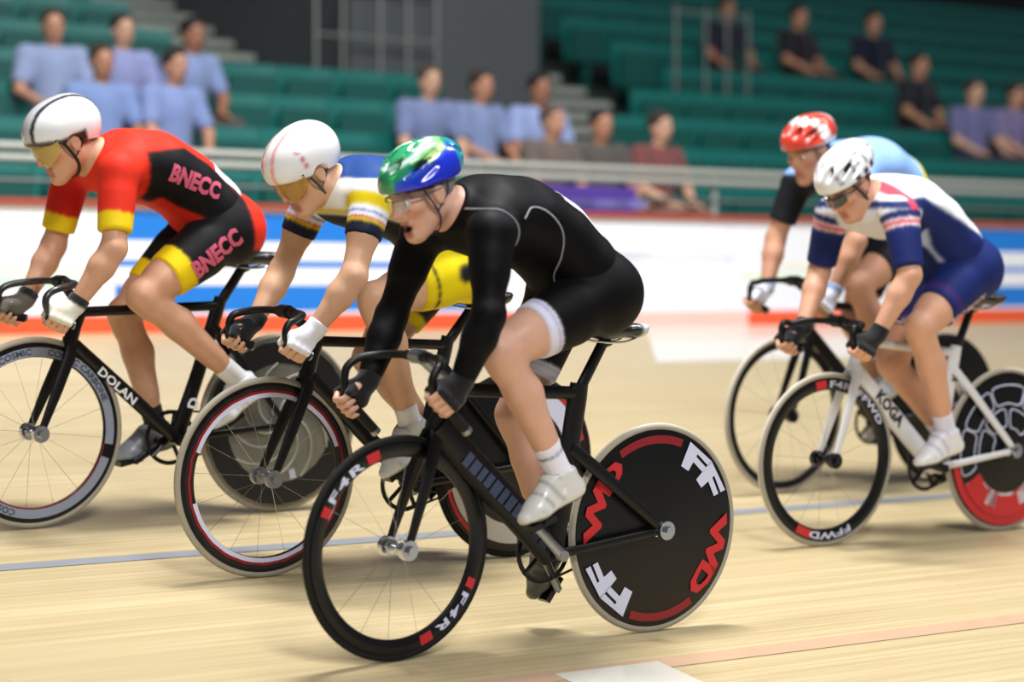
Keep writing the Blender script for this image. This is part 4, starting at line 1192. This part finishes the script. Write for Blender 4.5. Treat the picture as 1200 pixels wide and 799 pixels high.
# ---- rider in white, blue and yellow
def jersey2(V):
    c = np.tile(const('#eceae6'), (len(V), 1)); x, y, z = V.T
    top = z > np.interp(x, [.2, .3, .45, .6, .7, .8], [1.14, 1.22, 1.30, 1.345, 1.335, 1.33]); c[top] = lin('#234585')
    low = z < np.interp(x, [.3, .5, .65, .8], [1.0, 1.17, 1.20, 1.21]); c[low] = lin('#25252e')
    c[(np.abs(z - np.interp(x, [.3, .5, .65, .8], [1.0, 1.17, 1.20, 1.21]) - .012) < .007)] = lin('#d8c22a')
    return c
def pj2(V, c, ap, lp, J):
    t = ap(V); paint(c, t > .0, '#f2d81a'); 
    for a, b, col in ((.16, .22, '#f0f0f4'), (.22, .25, '#4157b0'), (.25, .30, '#f0f0f4'), (.30, .33, '#c8343c'), (.33, .36, '#f0d020'), (.36, .9, '#1e2238')): paint(c, (t > a) & (t <= b), col)
def shorts2(V):
    c = np.tile(const('#f0da12'), (len(V), 1)); x, y, z = V.T
    c[((x - .355) ** 2 + (z - 1.025) ** 2 < .034 ** 2) & (np.abs(y) > .1)] = lin('#1b1f2a')
    c[np.abs(y) < .075] = lin('#1b1b20'); return c
def ps2(V, c, ap, lp, J):
    for k, s in (('L', 1), ('R', -1)):
        t = lp(V, k); paint(c, (t > .44) & (V[:, 1] * s > 0), '#1b1b20'); paint(c, (t > .47) & (V[:, 1] * s > 0), '#e8d018')
def helm2(f, l, u):
    c = np.tile(const('#f4f2f4'), (len(f), 1))
    c[(np.abs(np.abs(l) - .026) < .006) & (f > -.02)] = lin('#eba6a4')
    c[(np.abs(l) > .05) & (np.abs(f - .035) < .009) & (u > .045) & (u < .125) & (np.sin(u * 250) > -.3)] = lin('#d77a80')
    return c
r2 = dict(label='rider in white, blue and yellow jersey, yellow shorts and white helmet with amber visor', bars=bikes[2][1], shift=(-.012, -.03),
    joints=dict(head=(.885, 0, 1.342), shL=(.735, .195, 1.268), shR=(.735, -.195, 1.268), elL=(.83, .25, 1.01), elR=(.825, -.25, 1.0), wrL=(.945, .208, .838), wrR=(.945, -.208, .838), haL=(1.01, .2, .778), haR=(1.01, -.2, .778),
        hipL=(.305, .095, 1.03), hipR=(.305, -.095, 1.03), kneeL=(.67, .12, .93), kneeR=ik((.305, -.095, 1.03), (.25, -.125, .40), .40, .43, (1, 0, 0)), ankL=(.515, .125, .50), ankR=(.25, -.125, .40)),
    headrot=(36, 8), foot=dict(L=-36, R=-40), sleeve=.46, hem=.52, jersey=jersey2, shorts=shorts2, paint_jersey=pj2, paint_shorts=ps2, skin='#d3a585', hair='#5a4636',
    sockcol='#e8e9ee', sock=.84, shoecol=('#d5d7da', '#3a3b40', '#9aa0a8'), glove=dict(L=('#e9e9f0',), R=('#1c1c20',)),
    helmet=helmet('aero', helm2, AMBER, None, '#55504a'))
R2 = rider(2, r2)

# ---- rider in black, nearest
def helm3(f, l, u):
    c = np.tile(const('#1b30cc'), (len(f), 1)); al = np.abs(l)
    v = u + .22 * f
    c[v > .082] = lin('#2450c8'); c[(v > .098)] = lin('#1f9a62'); c[(v > .112) & (f < .045)] = lin('#8ed48c')
    c[(np.abs(v - .100) < .009) & (f < .0) & (f > -.085)] = lin('#d4f0a4'); c[(v > .124)] = lin('#2fa070'); c[(np.abs(v - .130) < .005)] = lin('#d8efe8')
    c[(f > .095) & (al < .045)] = lin('#2c8f62'); c[(f > .04) & (np.abs(al - .040) < .007) & (u > .06)] = lin('#3fae5e')
    c[f < -.112] = lin('#2196ac')
    return c
def ps3(V, c, ap, lp, J):
    for k, s in (('L', 1), ('R', -1)):
        t = lp(V, k); paint(c, (t > .555) & (V[:, 1] * s > 0), '#dfdff2'); paint(c, (np.abs(t - .585) < .008) & (V[:, 1] * s > 0), '#a9a9cc')
r3 = dict(label='rider all in black with a blue and green vented helmet and open mouth, nearest', bars=bikes[3][1],
    joints=dict(head=(.905, 0, 1.378), shL=(.79, .195, 1.265), shR=(.775, -.195, 1.265), elL=(.835, .255, 1.03), elR=(.845, -.25, 1.0), wrL=(.893, .212, .840), wrR=(.948, -.208, .815), haL=(.950, .2, .787), haR=(1.012, -.2, .752),
        hipL=(.33, .095, 1.075), hipR=(.33, -.095, 1.075), kneeL=(.712, .14, .918), kneeR=ik((.33, -.095, 1.075), (.325, -.125, .31), .40, .42, (1, 0, 0)), ankL=(.462, .125, .535), ankR=(.325, -.125, .31)),
    headrot=(24, 0), foot=dict(L=-20, R=-55), long=True, hem=.62, jersey='#060609', shorts='#08080b', paint_shorts=ps3, skin='#d8a78f', hair='#8b8782', brow='#a48c7c', mouth=1,
    sockcol='#ecebfa', sockband='#4a4a60', sock=.74, shoecol=dict(L=('#d9d9d6', '#2b2b2e', '#a9aaa8'), R=('#5a5955', '#2b2b2e', '#8a8984')), glove=dict(L=('#19191c',), R=('#19191c',)),  # right shoe of the pair coloured darker, shade put into its colour
    helmet=helmet('vent', helm3, None, (CLEAR, mat('grey_spectacle_frame', '#5a5e66', .3, .4)), '#20264e'), res=.0055, collar=.34)
R3 = rider(3, r3); o, t = r3['jerseyo']
PIPE = mat('grey_piping', '#8f939a', .5)
drape_line(o, t, [(.684, 1.311), (.648, 1.344), (.586, 1.332), (.528, 1.277), (.504, 1.201), (.493, 1.151), (.467, 1.112)], .0028, PIPE, 'piping')
drape_line(o, t, [(.815, 1.335), (.773, 1.332), (.722, 1.290), (.715, 1.227), (.735, 1.13)], .0028, PIPE, 'piping')
drape_patch(o, t, (.390, .035, 1.320), (.160, 0, .115), (.03, .17, -.05), (.45, -.30, -.85), 14, 14, WHITE, 'race_number')

# ---- rider in navy and white
def jersey4(V):
    c = np.tile(const('#1d2a66'), (len(V), 1)); x, y, z = V.T
    back = z > np.interp(x, [.2, .32, .42, .61, .7, .85], [1.10, 1.20, 1.245, 1.315, 1.35, 1.33]); c[back] = lin('#eef0f4')
    c[(x > .72) & (z < 1.30) & (z > 1.18)] = lin('#e4e4ea')
    c[inpoly(x, z, [(.64, 1.23), (.474, 1.10), (.647, 1.055), (.66, 1.14)]) & (np.abs(y) > .08)] = lin('#bccbf0')
    c[(np.abs(x - .80) < .022) & (z > 1.25)] = lin('#d8485c'); return c
def pj4(V, c, ap, lp, J):
    t = ap(V); paint(c, t > -.02, '#202f72'); paint(c, (t > .10) & (t < .24), '#f0dfe4'); paint(c, (np.abs(t - .17) < .035), '#d95b6c'); paint(c, t > .36, '#1f2b66')
def ps4(V, c, ap, lp, J):
    for k, s in (('L', 1), ('R', -1)):
        t = lp(V, k); m = V[:, 1] * s > 0; paint(c, (t > .52) & (t < .60) & m, '#3c2c6a')
def helm4(f, l, u):
    c = np.tile(const('#eff0f2'), (len(f), 1))
    c[(np.abs(l) > .06) & (u < .055) & (f < .03) & (np.sin(f * 130) > -.2)] = lin('#2a2a32'); c[(np.abs(l) > .05) & (u < .10) & (u > .06) & (np.sin(f * 90 + 1) > .7)] = lin('#9a9aa4')
    return c
r4 = dict(label='rider in navy and white kit with a white vented helmet, on the white bicycle', bars=bikes[4][1], shift=(.03, -.005),
    joints=dict(head=(.905, 0, 1.388), shL=(.815, .195, 1.275), shR=(.805, -.195, 1.275), elL=(.825, .265, 1.05), elR=(.80, -.26, 1.05), wrL=(.93, .21, .825), wrR=(.93, -.208, .825), haL=(1.0, .2, .768), haR=(1.0, -.2, .768),
        hipL=(.335, .095, 1.055), hipR=(.335, -.095, 1.055), kneeL=(.650, .15, .845), kneeR=ik((.335, -.095, 1.055), (.22, -.125, .395), .42, .43, (1, 0, 0)), ankL=(.455, .125, .42), ankR=(.22, -.125, .395)),
    headrot=(40, 0), foot=dict(L=-12, R=-40), sleeve=.82, hem=.62, jersey=jersey4, shorts='#1d2b68', paint_jersey=pj4, paint_shorts=ps4, skin='#d6a184', hair='#53412f',
    sockcol='#dcdcf0', sock=.80, shoecol=('#e6e6ea', '#2b2b2e', '#bcbcd0'), glove=dict(L=('#1d1d20',), R=('#1d1d20',)),
    helmet=helmet('vent', helm4, None, (mat('smoke_lens', '#3a3a40', .1, 0, .5, 0, 10, 0, 0, .5, .4), DARKSTEEL), '#2a2a30'))
R4 = rider(4, r4); o, t = r4['shortso']
drape_text('GREAT BRITAIN', o, t, (.545, .86), (.325, .972), .026, mat('pale_pink_print', '#f0c9d4', .5), bold=.02)
o, t = r4['jerseyo']

# ---- rider beyond
def jersey5(V):
    c = np.tile(const('#23242c'), (len(V), 1)); x, y, z = V.T
    back = z > np.interp(x, [.1, .3, .5, .65, .8], [1.10, 1.24, 1.33, 1.36, 1.36]); c[back] = lin('#8fb4f0')
    c[back & (x < .36)] = lin('#e8dc5a'); return c
def helm5(f, l, u):
    c = np.tile(const('#d8402e'), (len(f), 1)); g = np.sin(f * 45 + np.abs(l) * 30)
    c[(g > .3)] = lin('#eae4e2'); c[u < .040] = lin('#dcdcdc'); return c
r5 = dict(label='rider in a red and white helmet with light blue and yellow back, half hidden', bars=bikes[5][1], shift=(-.05, .05), torso=[(.285, 1.085, .122, 1.34), (.35, 1.19, .116, 1.36), (.44, 1.29, .116, 1.38), (.56, 1.345, .120, 1.42), (.69, 1.335, .112, 1.48), (.775, 1.300, .082, 1.75)],
    joints=dict(head=(.870, 0, 1.455), shL=(.765, .195, 1.325), shR=(.755, -.195, 1.325), elL=(.82, .25, 1.08), elR=(.815, -.25, 1.08), wrL=(.90, .208, .865), wrR=(.90, -.208, .865), haL=(.965, .2, .80), haR=(.965, -.2, .80),
        hipL=(.305, .095, 1.11), hipR=(.305, -.095, 1.11), kneeL=ik((.305, .095, 1.11), (.462, .125, .496), .42, .44, (1, 0, .3)), kneeR=ik((.305, -.095, 1.11), (.236, -.125, .353), .42, .44, (1, 0, 0)), ankL=(.462, .125, .496), ankR=(.236, -.125, .353)),
    headrot=(22, 5), foot=dict(L=-25, R=-40), sleeve=.66, hem=.62, jersey=jersey5, shorts='#1b1c22', skin='#c99478', hair='#4a3a2c',
    sockcol='#e8e8ee', sock=.82, shoecol=('#dcdce0', '#2b2b2e', '#b0b0b8'), glove=dict(L=('#e6e8f6', '#9fb0dc'), R=('#e6e8f6', '#9fb0dc')),
    helmet=helmet('vent', helm5, None, None, '#2a2a30'), res=.008)
R5 = rider(5, r5)

# ---- people in the stand
CLOTH = mat_attr('cloth', .85, .2, 0, .12, 30, .3, .2)
def spectator(k, X, shirt, trousers, skin, hair, label, lean=0, turn=0, arms=0):
    e = empty('person', ROW @ Matrix.Translation((X, row_n(k) - .10, row_z(k) - .80)) @ Matrix.Rotation(RAD(turn), 4, 'Z'), label, 'person')
    # faces -y (down towards the track); seat height .42
    hip = [V3((s * .10, .02, .50)) for s in (1, -1)]; kn = [V3((s * .13, -.40, .50)) for s in (1, -1)]; an = [V3((s * .12, -.38, .09)) for s in (1, -1)]
    chest = V3((0, .05 - lean, .88)); nk = V3((0, .02 - lean, 1.03)); hd = V3((0, -.01 - lean, 1.17))
    sh = [V3((s * .18, .03 - lean, .97)) for s in (1, -1)]
    el = [V3((s * .24, -.06 - lean, .72)) for s in (1, -1)]; wr = [V3((s * (.10 if arms == 0 else .16), -.28, .60)) for s in (1, -1)]
    body = [('add', cone((0, .03, .55), chest, .13, .14), .05), ('add', cone(nk - V3((0, 0, .04)), hd - V3((0, 0, .05)), .055, .052), .03), ('add', ell(hd + V3((0, .005, .02)), (.075, .095, .10)), .02), ('add', ell(hd + V3((0, -.025, -.045)), (.056, .062, .075)), .02),
            ('add', cone(hd + V3((0, -.095, .0)), hd + V3((0, -.108, -.03)), .010, .014), .01)]
    for s in (0, 1):
        body.append(('add', ell(hd + V3((.078 * (1 - 2 * s), .01, -.01)), (.010, .02, .03)), .008))
        body += [('add', cone(sh[s], el[s], .055, .042), .03), ('add', cone(el[s], wr[s], .040, .030), .02), ('add', cone(hip[s], kn[s], .085, .06), .03), ('add', cone(kn[s], an[s], .058, .04), .02)]
        body += [('add', cone(wr[s], wr[s] + V3((0, -.06, -.01)), .03, .026), .01)]
        for q in range(4): body.append(('add', cone(wr[s] + V3((-.024 + .016 * q, -.06, -.005)), wr[s] + V3((-.026 + .017 * q, -.13, -.03)), .010, .008), .004))
        body.append(('add', cone(wr[s] + V3((.03 * (1 if s else -1), -.02, .0)), wr[s] + V3((.045 * (1 if s else -1), -.08, .0)), .011, .009), .006))
    def bc(V):
        c = np.tile(const(skin), (len(V), 1)); Q = V - hd
        eye = (Q[:, 1] < -.07) & (np.abs(Q[:, 2] - .015) < .010) & (np.abs(np.abs(Q[:, 0]) - .03) < .014); c[eye] = lin('#3a2a24')
        c[(Q[:, 1] < -.07) & (np.abs(Q[:, 2] + .065) < .008) & (np.abs(Q[:, 0]) < .022)] = lin('#9a5a50'); return c
    bo, _, _ = body_obj('body', body, .014, SKIN, e, bc)
    ops = [('add', cone((0, .03, .52), chest, .135, .142), .05), ('add', cone(chest, nk - V3((0, 0, .05)), .12, .06), .05)]
    for s in (0, 1): ops += [('add', cone(chest + V3((0, 0, .07)), sh[s], .08, .062), .04), ('add', cone(sh[s], el[s], .062, .052, clip1=.8), .03)]
    body_obj('shirt', ops + [('grow', None, .010)], .015, CLOTH, e, shirt)
    ops = []
    for s in (0, 1): ops += [('add', cone(hip[s], kn[s], .092, .07), .05), ('add', cone(kn[s], an[s], .068, .055, clip1=.9), .02)]
    body_obj('trousers', ops + [('grow', None, .006)], .015, CLOTH, e, trousers)
    for s in (0, 1): body_obj('shoe', [('add', cone(an[s] + V3((0, .04, -.035)), an[s] + V3((0, -.14, -.055)), .045, .036), 0), ('add', cone(an[s], an[s] + V3((0, -.05, -.04)), .042, .04), .02)], .015, LEATHER, e, lambda V: np.tile(const('#26262a'), (len(V), 1)))
    body_obj('hair', [('add', ell(hd + V3((0, .015, .035)), (.084, .102, .098)), 0), ('int', half(hd + V3((0, -.05, .03)), (0, -.8, -.6)), .02)], .012, mat_attr('hair', .8, 0, 0, .3, 120, .6), bo, hair)
    return e
GB = 'spectators in the stand'
SKN = ['#c99478', '#d6a88c', '#a87458', '#c08a6c']
crowd = [
    (1, 6.0, '#93a2c6', '#5b5550', SKN[0], '#3a2c24', 'seated spectator in pale blue shirt, upper row above the leading helmet, first of three'),
    (1, 6.5, '#9299c8', '#4c4844', SKN[1], '#2a2220', 'seated spectator in lilac blue shirt, upper row above the leading rider, middle of three'),
    (1, 7.0, '#8799c6', '#55504c', SKN[2], '#181414', 'seated dark-haired spectator in light blue shirt, upper row, beside the dim stairs'),
    (0, 6.0, '#8096c8', '#3c4048', SKN[3], '#3a2c24', 'seated spectator in light blue shirt, lower row just behind the leading white helmet'),
    (0, 6.5, '#8699ca', '#3c4048', SKN[0], '#2a2220', 'seated spectator in light blue shirt, lower row above the red jersey'),
    (0, 8.5, '#7784ac', '#44444c', SKN[1], '#4a3c30', 'seated spectator in dusty blue shirt above the blue and green helmet'),
    (0, 9.0, '#8090b8', '#3c3c44', SKN[3], '#3a2c24', 'seated spectator in soft blue shirt, between two others above the blue and green helmet'),
    (0, 9.5, '#96a6d4', '#343840', SKN[2], '#151212', 'seated dark-haired spectator in pale blue shirt, beside the lower stairs'),
    (-1, 9.0, '#6f625c', '#6a5048', SKN[0], '#5a4a40', 'seated spectator in brown top behind the handrail, lowest row, beside the pale blue shirt'),
    (-1, 9.5, '#5a5450', '#7a5a50', SKN[3], '#2a2220', 'seated spectator in dark grey-brown top behind the handrail, lowest row'),
    (-1, 10.0, '#7d4a48', '#8a6a60', SKN[1], '#3a2c24', 'seated spectator in dull red top behind the handrail, lowest row'),
    (4, 14.0, '#1c1f30', '#1c1c22', SKN[2], '#151212', 'seated spectator in dark navy top high in the stand beside the upright poles'),
    (4, 15.0, '#232028', '#1c1c22', SKN[3], '#151212', 'seated spectator in charcoal top high in the stand, between two others'),
    (4, 16.0, '#1a2034', '#1c1c22', SKN[0], '#2a2220', 'seated spectator in dark blue top high in the stand, farthest from the poles'),
    (2, 15.0, '#20222a', '#22222a', SKN[3], '#1a1614', 'seated spectator in black top alone above the red and white helmet'),
    (1, 15.0, '#6f6f9c', '#2a2c3a', SKN[1], '#3a2c24', 'seated spectator in lavender top at the far right of the stand, nearer the riders'),
    (1, 15.5, '#80779f', '#2a2c3a', SKN[0], '#2a2220', 'seated spectator in mauve top at the far right of the stand, by the picture edge'),
]
for q, (k, X, a, b, c, d, lab) in enumerate(crowd):
    spectator(k, X, a, b, c, d, lab, .04 * (q % 3), (q * 37 % 25) - 12, q % 2)
    tagme = C.objects[-1]
for o in C.objects:
    if o.name.startswith('person') and o.parent is None and str(o.get('label', '')).startswith('seated'): o['group'] = GB
